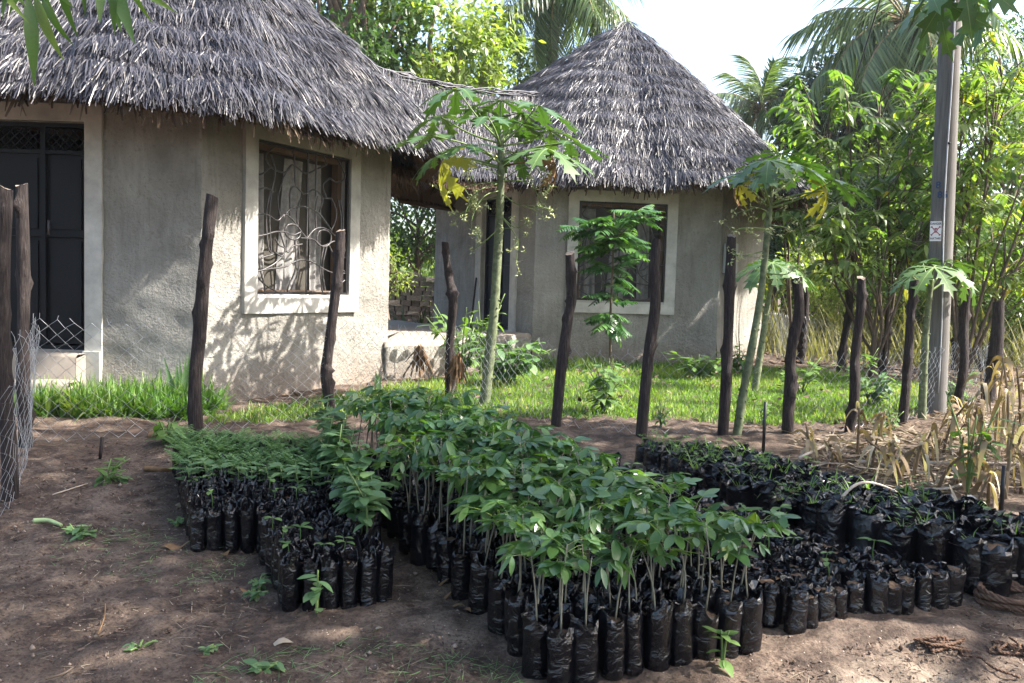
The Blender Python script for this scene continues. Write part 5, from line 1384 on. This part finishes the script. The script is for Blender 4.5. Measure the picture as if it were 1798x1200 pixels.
# single dead leaves one can point to
for k, (x, y, L, az, lab) in enumerate([(282, 965, .10, 0.1, 'large curled brown dead leaf left of the slim bags'), (398, 985, .06, 2.0, 'brown dead leaf in front of the stepped-back bag row'), (308, 897, .05, 1.4, 'pale dead leaf at the left side of the left block'), (635, 1113, .075, -.5, 'long grey brown dead leaf on the path before the central block'),
        (460, 1138, .085, .1, 'pale pinkish dead leaf lying flat near the bottom edge'), (778, 1058, .05, 1.0, 'brown dead leaf, upper of three by the central block edge'), (795, 1068, .06, -.8, 'brown dead leaf, middle of three by the central block edge'), (815, 1080, .05, -1.1, 'brown dead leaf, lowest of three by the central block edge'),
        (420, 1043, .05, -.1, 'dark curled bark-like leaf on the soil left of the front bags'), (1570, 1102, .03, -.3, 'small yellowish dead leaf in front of the low black bags'), (150, 918, .06, .2, 'brown dead leaf beside the pale husk'), (765, 1035, .05, .6, 'grey dead leaf against the foot of the path edge bags')]):
    p = gpt(x, y); p[2] = float(ground(p[0], p[1])) + .012; r = np.random.default_rng(k)
    d = np.array([[math.cos(az), math.sin(az), .1]]); V, q, tt = strips(np.zeros((1, 3)), d, np.array([[r.normal(0, .3), -.2, 1]]), L * 1.25, L * .5, -.05, (.08, .6, .95, 1, .75, .4, .03), .55 if k % 2 else -.35, np.array([.5]))
    V = V + Z * .012 * np.sin(V[:, :1] * 60 + k)
    thing('dead_leaf', lab, 'dead leaf', p, 'dead leaves on the soil', 0, MB().add(V, q, None, 0, .4 + .1 * k % .5).mesh('dead_leaf', M['dead'] if k not in (2, 4, 3) else M['straw']))
def stick(name, label, cat, pts, r0, mat, r1=None, sides=6, org=None):
    P = spline(pts, 22) if len(pts) > 2 else np.array(pts, float); o = P[0]
    V, q, t = tube(P, np.linspace(r0, r1 if r1 else r0 * .7, len(P)), sides); return thing(name, label, cat, o, None, 0, MB().add(V, q, t).mesh(name, M[mat], o))
b_ = gpt(1462, 938)
stick('bent_stick', 'pale bent stick arching over the large bags', 'stick', [at(1450, 928, 4.2), at(1470, 885, 4.25), at(1500, 853, 4.3), at(1530, 848, 4.35), at(1570, 862, 4.4), at(1600, 885, 4.35)], .011, 'stick', .004)
stick('green_stalk', 'pale green cut stalk lying across the large bags at the right edge', 'stick', [at(1695, 922, 3.95), at(1740, 945, 3.9), at(1775, 960, 3.85), at(1830, 985, 3.8)], .019, 'greenstick', .010)
stick('straight_stick', 'long pale straight stick lying on the straw behind the bent stick', 'stick', [gpt(1510, 826) + Z * .06, gpt(1690, 858) + Z * .05], .012, 'stick')
stick('straight_stick', 'short pale stick lying left of the maize at the edge of the large bags', 'stick', [gpt(1402, 818) + Z * .05, gpt(1450, 804) + Z * .09], .012, 'stick')
stick('thin_pole', 'long straight pale cane lying flat behind the maize stalks', 'stick', [gpt(1630, 826) + Z * .05, gpt(1798, 830) + Z * .06], .012, 'stick')
stick('thin_pole', 'pale curved twig lying in front of the black stake', 'stick', [gpt(1620, 868) + Z * .03, gpt(1665, 872) + Z * .05, gpt(1705, 858) + Z * .05], .009, 'stick')
stick('black_stake', 'thin black stake standing behind the far end of the large bags', 'stake', [gpt(1340, 795), at(1344, 706, gpt(1340, 795)[1])], .012, 'black', .010)
stick('black_stake', 'short black stake at the right edge among maize leaves', 'stake', [gpt(1757, 905), at(1763, 818, gpt(1757, 905)[1])], .014, 'black', .011)
stick('short_stake', 'short brown stake stuck in the bare soil by the left netting', 'stake', [gpt(176, 806), at(179, 768, gpt(176, 806)[1])], .012, 'post', .011)
stick('leaning_stick', 'stick leaning against the shaded hut wall beside the blue door', 'stick', [np.array([-.62, 12.7, .80]), np.array([-.57, 12.98, 1.55])], .016, 'post', .012)
stick('white_cane', 'thin pale cane leaning on the crooked post', 'stick', [at(788, 700, 7.72), at(796, 640, 7.74)], .008, 'stick', .008)
stick('twig', 'white twig lying by the small round-leaved weed', 'twig', [gpt(92, 873) + Z * .012, gpt(154, 853) + Z * .012], .004, 'stick')
stick('twig', 'thin curved reddish twig at the bottom left corner', 'twig', [gpt(80, 1198) + Z * .01, gpt(110, 1190) + Z * .012, gpt(128, 1178) + Z * .01], .004, 'redbark')
stick('twig', 'long thin twig lying on the soil near the two-leaf clump', 'twig', [gpt(172, 1120) + Z * .01, gpt(183, 1090) + Z * .012, gpt(185, 1065) + Z * .01], .003, 'dead')
stick('husk', 'pale greenish husk lying on wilted clippings', 'husk', [gpt(60, 920) + Z * .015, gpt(85, 922) + Z * .022, gpt(108, 928) + Z * .015], .013, 'greenstick', .008)
stick('bark_bundle', 'small bundle of dark bark strips lying left of the left block', 'bark', [gpt(255, 826) + Z * .012, gpt(280, 830) + Z * .02, gpt(302, 828) + Z * .012], .018, 'dead', .014)
stick('bark_bundle', 'dark stick lying at the far edge of the fallen straw by the pile of bags', 'bark', [gpt(262, 770) + Z * .02, gpt(290, 772) + Z * .03, gpt(306, 768) + Z * .02], .03, 'dead', .02)
# coil of brown rope and tangled rope
def rope(name, label, pts, r0, cat):
    P = spline(pts, 14 * len(pts)); P[:, 2] = np.maximum(P[:, 2], ground(P[:, 0], P[:, 1]) + r0 * .8)
    mb = MB(); s_ = np.cumsum(np.concatenate([[0], np.linalg.norm(np.diff(P, axis=0), axis=1)]))
    T = nrm(np.gradient(P, axis=0)); A = nrm(np.cross(T, Z)); B_ = np.cross(T, A)
    for k in range(3):
        ph = s_ / r0 * .8 + k * 2.094; V, q, t = tube(P + (A * np.cos(ph)[:, None] + B_ * np.sin(ph)[:, None]) * r0 * .5, r0 * .62, 5); mb.add(V, q, t, 0, .4 + .2 * k)
    o = P[0]; return thing(name, label, cat, o, None, 0, mb.mesh(name, M['rope'], o))
c0 = gpt(1795, 1062); r = np.random.default_rng(5)
loop = [c0 + np.array([.165 * math.cos(a) * (1 + .1 * math.sin(a * .37)), .115 * math.sin(a) * (1 + .08 * math.cos(a * .53)), .014 + .0011 * a + .008 * math.sin(a * 1.7)]) for a in np.linspace(0, 6.28 * 6, 70)]
rope('rope_coil', 'coil of thick brown rope at the right edge below the large bags', loop, .011, 'rope')
stick('rope_cane', 'pale bent cane lying on top of the rope coil', 'stick', [gpt(1733, 1048) + Z * .06, gpt(1760, 1042) + Z * .075, gpt(1800, 1042) + Z * .075], .008, 'stick')
c1_ = gpt(1652, 1142)
tangle = [c1_ + np.array([r.normal(0, .045), r.normal(0, .03), .012 + abs(r.normal(0, .018))]) for k in range(46)] + [gpt(1690, 1155) + Z * .01, gpt(1720, 1160) + Z * .012, gpt(1745, 1178) + Z * .01, gpt(1790, 1196) + Z * .012]
rope('tangled_rope', 'tangled brown rag rope lying on the sunlit sand', tangle, .0048, 'rope')
c2_ = gpt(1790, 1150)
rope('tangled_rope', 'second brown rope knot at the right bottom edge', [c2_ + np.array([r.normal(0, .035), r.normal(0, .03), .012 + abs(r.normal(0, .012))]) for k in range(24)] + [gpt(1740, 1150) + Z * .01, gpt(1745, 1135) + Z * .01, gpt(1700, 1112) + Z * .01, gpt(1690, 1105) + Z * .01], .005, 'rope')
# clods and pebbles
mb = MB(); r = np.random.default_rng(8); n = 2600
x = r.uniform(-2.8, 2.6, n); y = r.uniform(2.3, 5.5, n); k = ~(inpoly(x, y, TP) | inpoly(x, y, SPOLY) | inpoly(x, y, LP)); x, y = x[k], y[k]
dn = nrm(np.array([[1, 0, 0], [-1, 0, 0], [0, 1, 0], [0, -1, 0], [0, 0, 1], [0, 0, -1.]])); FT = np.array([[0, 2, 4], [2, 1, 4], [1, 3, 4], [3, 0, 4], [2, 0, 5], [1, 2, 5], [3, 1, 5], [0, 3, 5]])
for a, b in zip(x, y):
    s_ = r.uniform(.002, .007) * (1 if r.random() < .93 else 2.2); mb.add(dn * s_ * r.uniform(.6, 1.3, (6, 3)) + [a, b, float(ground(a, b)) + .012], None, FT, 0, r.random())
tag(mb.build('soil_crumbs', M['litter']), 'small clods and crumbs of soil scattered over the ground', 'soil', None, 'stuff')
# ================================================================== TREES
def crown_pts(r, cen, rad, ncl, per_, spread, hollow=.55, flat=.8):
    u = nrm(r.normal(size=(ncl, 3))); c = np.array(cen) + u * np.array(rad) * (hollow + (1 - hollow) * r.random((ncl, 1)) ** .5)
    P = np.repeat(c, per_, 0) + r.normal(0, spread, (ncl * per_, 3)) * np.array([1, 1, flat])
    cl = np.repeat(r.random(ncl), per_)
    return c, P, cl

def tree(name, label, base, cen, rad, ncl, per_, spread, ll, lw, mat, seed, trunk_r=.15, bark='bark', group=None, cut=None, cat='tree', limbs=14, branch_hang=0):
    r = np.random.default_rng(seed); base = np.array(base, float)
    root = thing(name, label, cat, base, group)
    c, P, cl = crown_pts(r, cen, rad, ncl, per_, spread)
    if cut is not None:
        k = cut(P); P, cl = P[k], cl[k]
        kc = cut(c); c = c[kc] if kc.any() else c
    n = len(P); out = nrm(P - np.array(cen)); d = r.normal(0, .7, (n, 3)) + out * .5 - Z * .45; up = Z + out * .4 + r.normal(0, .5, (n, 3))
    L = r.uniform(.7, 1.25, n) * ll
    V, q, tt = diamonds(P, d, up, L, L * lw, np.clip(.15 + .55 * cl + r.normal(0, .15, n), 0, 1))
    MB().add(V, q, None, 0, tt).build('crown', M[mat], root, base)
    mb = MB(); cen = np.array(cen); top = cen - Z * rad[2] * .2
    S = spline([base - Z * .1, base + (top - base) * .5 + r.normal(0, .12, 3) * [1, 1, 0], top], 14)
    V, q, t = tube(S, trunk_r * np.linspace(1.25, .5, 14), 9); mb.add(V, q, t)
    for k in range(min(limbs, len(c))):
        s0 = S[r.integers(6, 13)]; e = c[k]; m_ = (s0 + e) / 2 + r.normal(0, .15, 3)
        V, q, t = tube(spline([s0, m_, e], 9), trunk_r * np.linspace(.42, .08, 9), 6); mb.add(V, q, t)
    mb.build('trunk', M[bark], root, base)
    return root

# tree behind the link roof and its darker neighbour
def cxz(x, y, d): p = at(x, y, d); return p
def gb(x, y): return np.array([x, y, float(ground(x, y))])
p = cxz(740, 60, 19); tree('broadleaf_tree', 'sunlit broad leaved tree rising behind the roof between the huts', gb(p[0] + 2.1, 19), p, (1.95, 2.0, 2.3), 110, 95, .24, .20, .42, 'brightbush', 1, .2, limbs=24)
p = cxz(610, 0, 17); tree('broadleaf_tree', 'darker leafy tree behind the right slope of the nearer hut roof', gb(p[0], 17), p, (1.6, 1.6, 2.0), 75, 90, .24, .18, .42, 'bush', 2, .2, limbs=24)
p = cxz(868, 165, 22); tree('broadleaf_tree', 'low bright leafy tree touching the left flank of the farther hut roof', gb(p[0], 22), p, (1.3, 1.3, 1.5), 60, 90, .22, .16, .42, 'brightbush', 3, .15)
p = cxz(735, 365, 24); tree('bush', 'leafy bush seen through the gap under the link roof', gb(p[0], 24), p, (2.2, 1.2, 1.6), 130, 80, .28, .16, .42, 'bush', 4, .1, cat='bush')
p = cxz(688, 450, 18.2); tree('bush', 'bright weedy bush in front of the ruined stone wall', gb(p[0], 18.2), p, (.35, .4, .7), 16, 40, .15, .10, .4, 'brightbush', 5, .05, cat='bush')
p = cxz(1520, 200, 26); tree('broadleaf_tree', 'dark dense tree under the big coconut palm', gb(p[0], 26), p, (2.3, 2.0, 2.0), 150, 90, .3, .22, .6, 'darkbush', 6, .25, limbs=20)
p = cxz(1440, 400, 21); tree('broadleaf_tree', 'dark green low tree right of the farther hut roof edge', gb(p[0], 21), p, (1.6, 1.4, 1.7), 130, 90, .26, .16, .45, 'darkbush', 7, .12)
p = cxz(1365, 420, 23); tree('bush', 'sunlit bush beyond the far posts beside the hut', gb(p[0], 23), p, (1.5, 1.2, 1.5), 90, 80, .25, .15, .42, 'brightbush', 8, .1, cat='bush')
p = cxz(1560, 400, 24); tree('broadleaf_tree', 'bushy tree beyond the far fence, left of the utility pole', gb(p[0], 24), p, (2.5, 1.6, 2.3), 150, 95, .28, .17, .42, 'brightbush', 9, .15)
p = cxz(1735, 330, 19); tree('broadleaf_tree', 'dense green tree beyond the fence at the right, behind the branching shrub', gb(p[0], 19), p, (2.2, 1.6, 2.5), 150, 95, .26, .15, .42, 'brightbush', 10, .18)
p = cxz(1800, 180, 23); tree('broadleaf_tree', 'tall tree at the right edge behind the papaya leaf', gb(p[0] + .6, 23), p, (1.8, 1.5, 2.4), 80, 80, .25, .17, .42, 'bush', 11, .2)
p = cxz(1760, 500, 15); tree('bush', 'shadowy bush behind the forked post', gb(p[0], 15), p, (1.4, .9, 1.0), 110, 90, .2, .10, .42, 'bush', 12, .06, cat='bush')
p = cxz(1660, 470, 20); tree('bush', 'mixed green bush behind the utility pole foot', gb(p[0], 20), p, (1.8, 1.0, 1.5), 120, 80, .25, .14, .42, 'brightbush', 13, .08, cat='bush')
p = cxz(1490, 490, 17); tree('bush', 'low leafy bush among the undergrowth behind the brown bent far post', gb(p[0], 17), p, (1.3, .8, .8), 80, 80, .2, .11, .42, 'brightbush', 14, .05, cat='bush')
p = cxz(1600, 510, 16); tree('bush', 'low green bush behind the leaning post by the pole', gb(p[0], 16), p, (1.1, .7, .75), 70, 80, .2, .11, .42, 'bush', 15, .05, cat='bush')
# far wood as one mass
r = np.random.default_rng(77)
n = 46000; th = r.uniform(-1.25, 1.25, n); dd = r.uniform(33, 50, n); x = np.sin(th) * dd; y = np.cos(th) * dd
hmax = 4.2 + 1.5 * sn(np.stack([x, y], -1), .16, 5, 3) + np.where(x > 9, 1.2, 0); z = .37 + hmax * r.random(n) ** .8
V, q, tt = diamonds(np.stack([x, y, z], -1), r.normal(0, 1, (n, 3)), r.normal(0, .5, (n, 3)) + Z, r.uniform(.3, .6, n), r.uniform(.16, .3, n), np.clip(.5 + .3 * sn(np.stack([x, y, z], -1), .7, 6, 2) + r.normal(0, .15, n), 0, 1))
tag(MB().add(V, q, None, 0, tt).build('far_wood', M['brightbush']), 'far green wood closing the view beyond the fence', 'wood', None, 'stuff')
n = 17000; x = r.uniform(4.5, 22, n); y = r.uniform(13.2, 24, n); k = (x / y > .24); x, y = x[k], y[k]; n = len(x); az = r.uniform(0, 6.28, n)
hh = .55 + .5 * sn(np.stack([x, y], -1), .9, 9, 2)
d = np.stack([np.cos(az) * .4, np.sin(az) * .4, np.ones(n)], -1)
V, q, tt = strips(np.stack([x, y, ground(x, y)], -1), d, np.stack([np.cos(az), np.sin(az), 0 * az], -1), r.uniform(.5, 1.1, n) * (.6 + np.clip(hh, 0, 1.2)), r.uniform(.012, .03, n), r.uniform(.1, .6, n), (1, .8, .15))
tag(MB().add(V, q, None, 0, np.clip(tt * .6 + .4, 0, 1)).build('dry_undergrowth', M['drygrass']), 'tall yellowish undergrowth beyond the far posts', 'undergrowth', None, 'stuff')

# ruined dry stone wall behind the porch, each stone a piece
loc = np.array([-2.6, 19.0, .37]); wl = thing('stone_wall', 'ruined dark dry stone wall seen through the gap between the huts', 'wall', loc)
r = np.random.default_rng(3); sv = []
for k in range(6):
    mb = MB(); c8 = np.array([[i, j, k_] for i in (-.5, .5) for j in (-.5, .5) for k_ in (-.5, .5)]) * r.uniform(.82, 1.0, (8, 3)); mb.add(c8, BOXQ, None, 0, .5, False); sv.append(mb.mesh('stone', M['stone']))
zc = 0.02
for row in range(13):
    hgt = r.uniform(.085, .13); x = -1.8; zt = 1.62 - .18 * 0
    while x < 2.0:
        wd = r.uniform(.15, .36)
        if zc < 1.55 - .16 * (x + 1.8) + .08 * math.sin(x * 5):
            link('stone', sv[r.integers(6)], wl, None, Matrix.Translation((x + wd / 2, r.normal(0, .025), zc + hgt / 2)) @ Matrix.Rotation(r.normal(0, .05), 4, 'Y') @ Matrix.Diagonal((wd, .34, hgt * 1.02, 1)))
        x += wd + .01
    zc += hgt
# spiky dark plant behind the porch
for k, (px, dd, hh, lab) in enumerate([(718, 15.6, .85, 'dark spiky strap leaved plant behind the porch, left of the pair'), (750, 15.9, .75, 'dark spiky strap leaved plant behind the porch, against the farther hut')]):
    b_ = at(px, 560, dd); b_ = gb(b_[0], dd); root = thing('spiky_plant', lab, 'plant', b_, 'spiky plants behind the porch'); r = np.random.default_rng(k)
    for i in range(46):
        a = r.uniform(0, 6.28); d = np.array([[math.cos(a) * .7, math.sin(a) * .7, 1]]); V, q, tt = strips(np.array([[r.normal(0, .12), r.normal(0, .08), 0]]), d, np.array([[math.cos(a), math.sin(a), 0]]), hh * r.uniform(.7, 1.3), .045, r.uniform(.1, .5), (.8, 1, .8, .5, .02), .2)
        MB().add(V, q, None, 0, r.random()).build('blade', M['darkbush' if i % 3 else 'bush'], root)

# ---- coconut palms
def frond(seed, L, droop, nl=46, dead=False):
    r = np.random.default_rng(seed); t = np.linspace(0, 1, 20)
    P = np.stack([0 * t, L * t * (1 - .12 * t), L * (.25 * t - droop * t ** 2)], -1)
    mb = MB(); V, q, tt = tube(P, np.linspace(.035, .006, 20), 5); mb.add(V, q, tt, 1, .4)
    tl = np.repeat(np.linspace(.14, .99, nl), 2); idx = np.stack([np.interp(tl, t, P[:, k]) for k in range(3)], -1); sg = np.tile([1, -1], nl)
    m_ = len(tl); d = np.stack([sg * r.uniform(.5, .9, m_), np.full(m_, .55), -r.uniform(.25, 1.1, m_)], -1)
    V, q, tt = strips(idx, d, Z, L * .26 * (1.1 - .6 * np.abs(tl - .45)) * r.uniform(.8, 1.1, m_), .05 if L > 2.5 else .04, r.uniform(.4, 1.1, m_), (.6, 1, .8, .45, .05), .2, r.random(m_)); mb.add(V, q, None, 0, tt)
    return mb.mesh('frond', [M['palm'], M['palmdry']])
def palm(label, crown, base, L, nf, seed, elev=(-.9, 1.0), tr=.14, fixed=None):
    r = np.random.default_rng(seed); base = np.array(base); crown = np.array(crown); root = thing('coconut_palm', label, 'palm tree', base, 'coconut palms')
    S = spline([base - Z * .1, base + (crown - base) * .5 + [.25, 0, 0], crown], 26); V, q, t = tube(S, tr * np.linspace(1.2, .75, 26) * (1 + .05 * (np.arange(26) % 2)), 9); MB().add(V, q, t).build('trunk', M['bark'], root, base)
    fm = [frond(seed * 10 + k, L, dr) for k, dr in enumerate((.35, .5, .65, .8))]
    for k in range(nf):
        a = k * 2.399 + r.normal(0, .15); el = np.interp(k / nf, [0, 1], [elev[1], elev[0]]) + r.normal(0, .12)
        d = np.array([math.cos(a) * math.cos(el), math.sin(a) * math.cos(el), math.sin(el)]); put_leaf(fm[k % 4], 'frond', root, crown - base, d, Z, r.uniform(.85, 1.1))
    if fixed:
        for (dx, dy, dz, s_) in fixed: put_leaf(fm[2], 'frond', root, crown - base, np.array([dx, dy, dz]), Z, s_)
    mb = MB(); n = 60; V, q, tt = strips(np.tile(crown - base, (n, 1)) + r.normal(0, .1, (n, 3)), r.normal(0, .5, (n, 3)) + Z * .3, r.normal(0, 1, (n, 3)), r.uniform(.3, .7, n), .05, .5, (1, .8, .2)); mb.add(V, q, None, 0, tt).build('fibre', M['palmdry'], root)
    return root
c_ = at(978, -22, 21); palm('coconut palm with drooping fronds behind the peak of the farther hut', c_, gb(c_[0] - .9, 21.3), 2.3, 15, 1, (-.9, .7), .16, [(-.5, -.3, -.75, .9), (-.15, -.5, -.9, .85), (.95, -.1, -.1, 1.05), (.85, -.4, -.2, 1.0), (.6, .2, -.3, .9)])
c_ = at(1335, 195, 27); palm('small distant coconut palm right of the farther hut roof', c_, gb(c_[0] + .2, 30), 1.9, 19, 2, (-.5, 1.35), .14)
c_ = at(1590, 38, 22); palm('large coconut palm with long drooping fronds above the right shrubs', c_, gb(c_[0] + .4, 22), 2.9, 22, 3, (-.9, 1.1), .18, [(-1, -.1, .05, 1.0), (-.95, -.3, -.25, 1.0), (-.8, -.4, -.6, .95), (.95, .1, .0, 1.0), (.9, -.2, .15, 1.0), (-.5, -.5, -.8, .9)])

# ---- tall leafy shrubs with long drooping shoots, right
def shoot_shrub(label, base, stems, nshoot, L, leafL, seed, box_, dens=17, cat='shrub', spread=1.0, limit=300, n_sub=1):
    r = np.random.default_rng(seed); base = np.array(base, float); root = thing('leafy_shrub', label, cat, base, 'tall leafy shrubs')
    mb = MB(); nodes = []
    for e in stems:
        e = np.array(e); S = spline([base, base + (e - base) * .5 + r.normal(0, .08, 3), e], 16); V, q, t = tube(S, np.linspace(.024, .009, 16), 7); mb.add(V, q, t); nodes += list(S[5:])
    nodes = np.array(nodes); Bs, Ds, Us, Ls = [], [], [], []
    lo, hi = np.array(box_[0]), np.array(box_[1])
    for k in range(nshoot):
        tgt = lo + (hi - lo) * r.random(3)
        i = np.argmin(np.linalg.norm(nodes - (tgt - Z * .5), axis=1) + r.uniform(0, .3, len(nodes))); s0 = nodes[i]
        S = spline([s0, (s0 + tgt) / 2 + Z * .12, tgt, tgt + nrm(tgt - s0) * .15 + np.array([r.normal(0, .1), r.normal(0, .1), -.08])], 22)
        V, q, t = tube(S, np.linspace(.009, .003, 22), 4); mb.add(V, q, t)
        T = nrm(np.gradient(S, axis=0)); ii = np.linspace(6, 21, dens).astype(int)
        for n_, i in enumerate(ii):
            sd = nrm(np.cross(T[i], Z) + 1e-5) * (1 if n_ % 2 else -1)
            Bs.append(S[i]); Ds.append(sd * .75 + T[i] * .45 - Z * r.uniform(.25, .8)); Us.append(Z + sd * .5 + r.normal(0, .15, 3)); Ls.append(leafL * r.uniform(.75, 1.2))
    mb.build('branches', M['redbark'], root, base)
    Bs, Ds, Us, Ls = map(np.array, (Bs, Ds, Us, Ls)); order = np.argsort(np.linalg.norm(Bs - CAM, axis=1))
    for n_, k in enumerate(order[:limit]): put_leaf(LM['shrub_leaf'][n_ % 4], 'leaf', root, Bs[k] - base, Ds[k], Us[k], Ls[k])
    rest = order[limit:]
    if len(rest):
        V, q, tt = strips(Bs[rest], Ds[rest], Us[rest], Ls[rest], Ls[rest] * .31, .25, LANCE, .18, np.clip(r.normal(.5, .22, len(rest)), 0, 1)); o = MB().add(V, q, None, 0, tt).build('leaves', M['shrub'], root, base); tag(o, kind='stuff')
    return root
A = lambda x, y, d: at(x, y, d)
def bx(x0, y0, x1, y1, d0, d1): a, b = A(x0, y1, d0), A(x1, y0, d1); return ([min(a[0], b[0]), d0, a[2]], [max(a[0], b[0]), d1, b[2]])
def sb(x, d): p = at(x, 600, d); return gb(p[0], d)
shoot_shrub('tall pale green shrub with arching leafy shoots left of the utility pole', sb(1556, 11.7), [A(1440, 250, 11.9), A(1490, 200, 11.4), A(1545, 180, 11.8), A(1600, 210, 12.0), A(1420, 380, 12.0), A(1560, 330, 11.2), A(1475, 330, 11.3)], 150, 1, .21, 1, bx(1395, 150, 1660, 430, 11.0, 12.6), 16)
shoot_shrub('branching reddish stemmed shrub right of the utility pole', sb(1690, 10.7), [A(1700, 420, 10.7), A(1740, 260, 10.4), A(1790, 330, 10.2), A(1690, 200, 10.9), A(1810, 420, 10.0), A(1760, 140, 10.8), A(1840, 250, 10.5)], 150, 1, .18, 2, bx(1660, 110, 1880, 500, 10.0, 11.6), 16)
shoot_shrub('yellowing leafy shrub behind the posts left of the pole', sb(1530, 10.9), [A(1500, 450, 10.8), A(1560, 420, 10.6), A(1600, 460, 10.9), A(1470, 470, 11.0), A(1620, 390, 10.7)], 50, 1, .185, 3, bx(1440, 375, 1650, 485, 10.4, 11.3), 15)
shoot_shrub('lower leafy shrub behind the pole and right dark post', sb(1730, 12.2), [A(1690, 450, 12.3), A(1740, 400, 12.2), A(1650, 420, 12.5), A(1790, 430, 12.2)], 60, 1, .19, 4, bx(1630, 360, 1830, 520, 11.8, 12.8), 15)
shoot_shrub('thin young shrub with lit leaves between hut roof and tall pale shrub', sb(1395, 13.2), [A(1385, 330, 13.2), A(1410, 270, 13.0), A(1370, 270, 13.5)], 16, 1, .20, 5, bx(1360, 230, 1440, 340, 12.8, 13.8), 15)

# ---- trees beside the camera that throw the shade and hang leaves into the top left corner
def shade_hit(P):
    """where a crown point's shadow lands on the ground"""
    k = (P[:, 2] - .2) / SUN[2]; return P[:, 0] - SUN[0] * k, P[:, 1] - SUN[1] * k
def gaps(P):  # crown shaped for the light: leaves left out where sun patches should fall
    x, y = shade_hit(P); keep = np.ones(len(P), bool)
    for (cx, cy, rx, ry) in [(1.5, 2.84, 1.0, .46), (-.55, 3.0, .25, .06), (-1.2, 2.75, .2, .05), (1.6, 4.6, .25, .35), (2.4, 4.8, .6, .5), (1.2, 5.4, .3, .3), (-.4, 4.9, .2, .1), (.2, 4.3, .2, .1), (-.1, 3.6, .15, .08), (.6, 3.4, .12, .1)]:
        keep &= ((x - cx) / rx) ** 2 + ((y - cy) / ry) ** 2 > 1
    return keep
tree('shade_tree', 'broad shade tree standing just outside the right side of the view', gb(6.9, 4.7), (5.7, 3.7, 6.3), (4.1, 2.6, 1.7), 300, 62, .30, .19, .42, 'bush', 30, .22, cut=gaps, limbs=30)
tree('shade_tree', 'shade tree behind the camera to the left', gb(-4.6, -.4), (-2.9, .9, 5.2), (2.6, 1.9, 1.4), 120, 60, .30, .19, .42, 'bush', 31, .2, limbs=20)
hb = np.array([-4.6, -.4, float(ground(-4.6, -.4))])
hang = thing('hanging_branch', 'leafy branch hanging into the top left corner close to the camera', 'branch', at(-260, -340, 1.6))
ho = at(-260, -340, 1.6); mb = MB(); r = np.random.default_rng(6)
for pts in ([(-260, -340, 1.6), (-60, -120, 2.3), (30, -30, 2.6), (70, -5, 2.65)], [(-60, -120, 2.3), (90, -90, 2.5), (200, -40, 2.6)], [(30, -30, 2.6), (55, 0, 2.62)]):
    V, q, t = tube(spline([at(*p_) for p_ in pts], 12), np.linspace(.014, .004, 12), 5); mb.add(V, q, t)
mb.build('stem', M['redbark'], hang, ho)
for (x, y, tx, ty, d) in [(48, -12, 66, 132, 2.6), (70, -12, 108, 78, 2.62), (60, -16, 90, 100, 2.6), (20, -30, -8, 22, 2.5), (40, -25, 14, 20, 2.55), (195, -40, 232, 66, 2.6), (200, -34, 192, 48, 2.58), (190, -40, 210, 52, 2.65), (210, -40, 285, 6, 2.6), (85, -30, 125, 12, 2.7), (75, -20, 85, 30, 2.7), (140, -60, 150, 8, 2.6), (175, -50, 178, 34, 2.55), (100, -50, 112, 44, 2.7), (220, -45, 240, 25, 2.7), (10, -40, 40, 10, 2.4), (-10, -30, 30, 18, 2.5)]:
    a, b = at(x, y, d), at(tx, ty, d - .03); put_leaf(LM['hang_leaf'][r.integers(4)], 'leaf', hang, a - ho, b - a, np.array([r.normal(0, .4), -1, .2]), np.linalg.norm(b - a))

# ---- faint morning haze
if HAZE:
    mb = MB(); box(mb, (-75, -6, -4), (75, 70, 14)); hz = mb.mesh('haze', [])
    m = bpy.data.materials.new('haze'); m.use_nodes = True; t = m.node_tree; t.nodes.clear(); out = t.nodes.new('ShaderNodeOutputMaterial')
    pv = t.nodes.new('ShaderNodeVolumePrincipled'); pv.inputs['Color'].default_value = (.9, .93, .96, 1); pv.inputs['Density'].default_value = HAZE; pv.inputs['Anisotropy'].default_value = .3
    t.links.new(pv.outputs[0], out.inputs['Volume']); hz.materials.append(m); tag(link('haze', hz), 'thin pale haze in the air', 'haze', None, 'stuff')
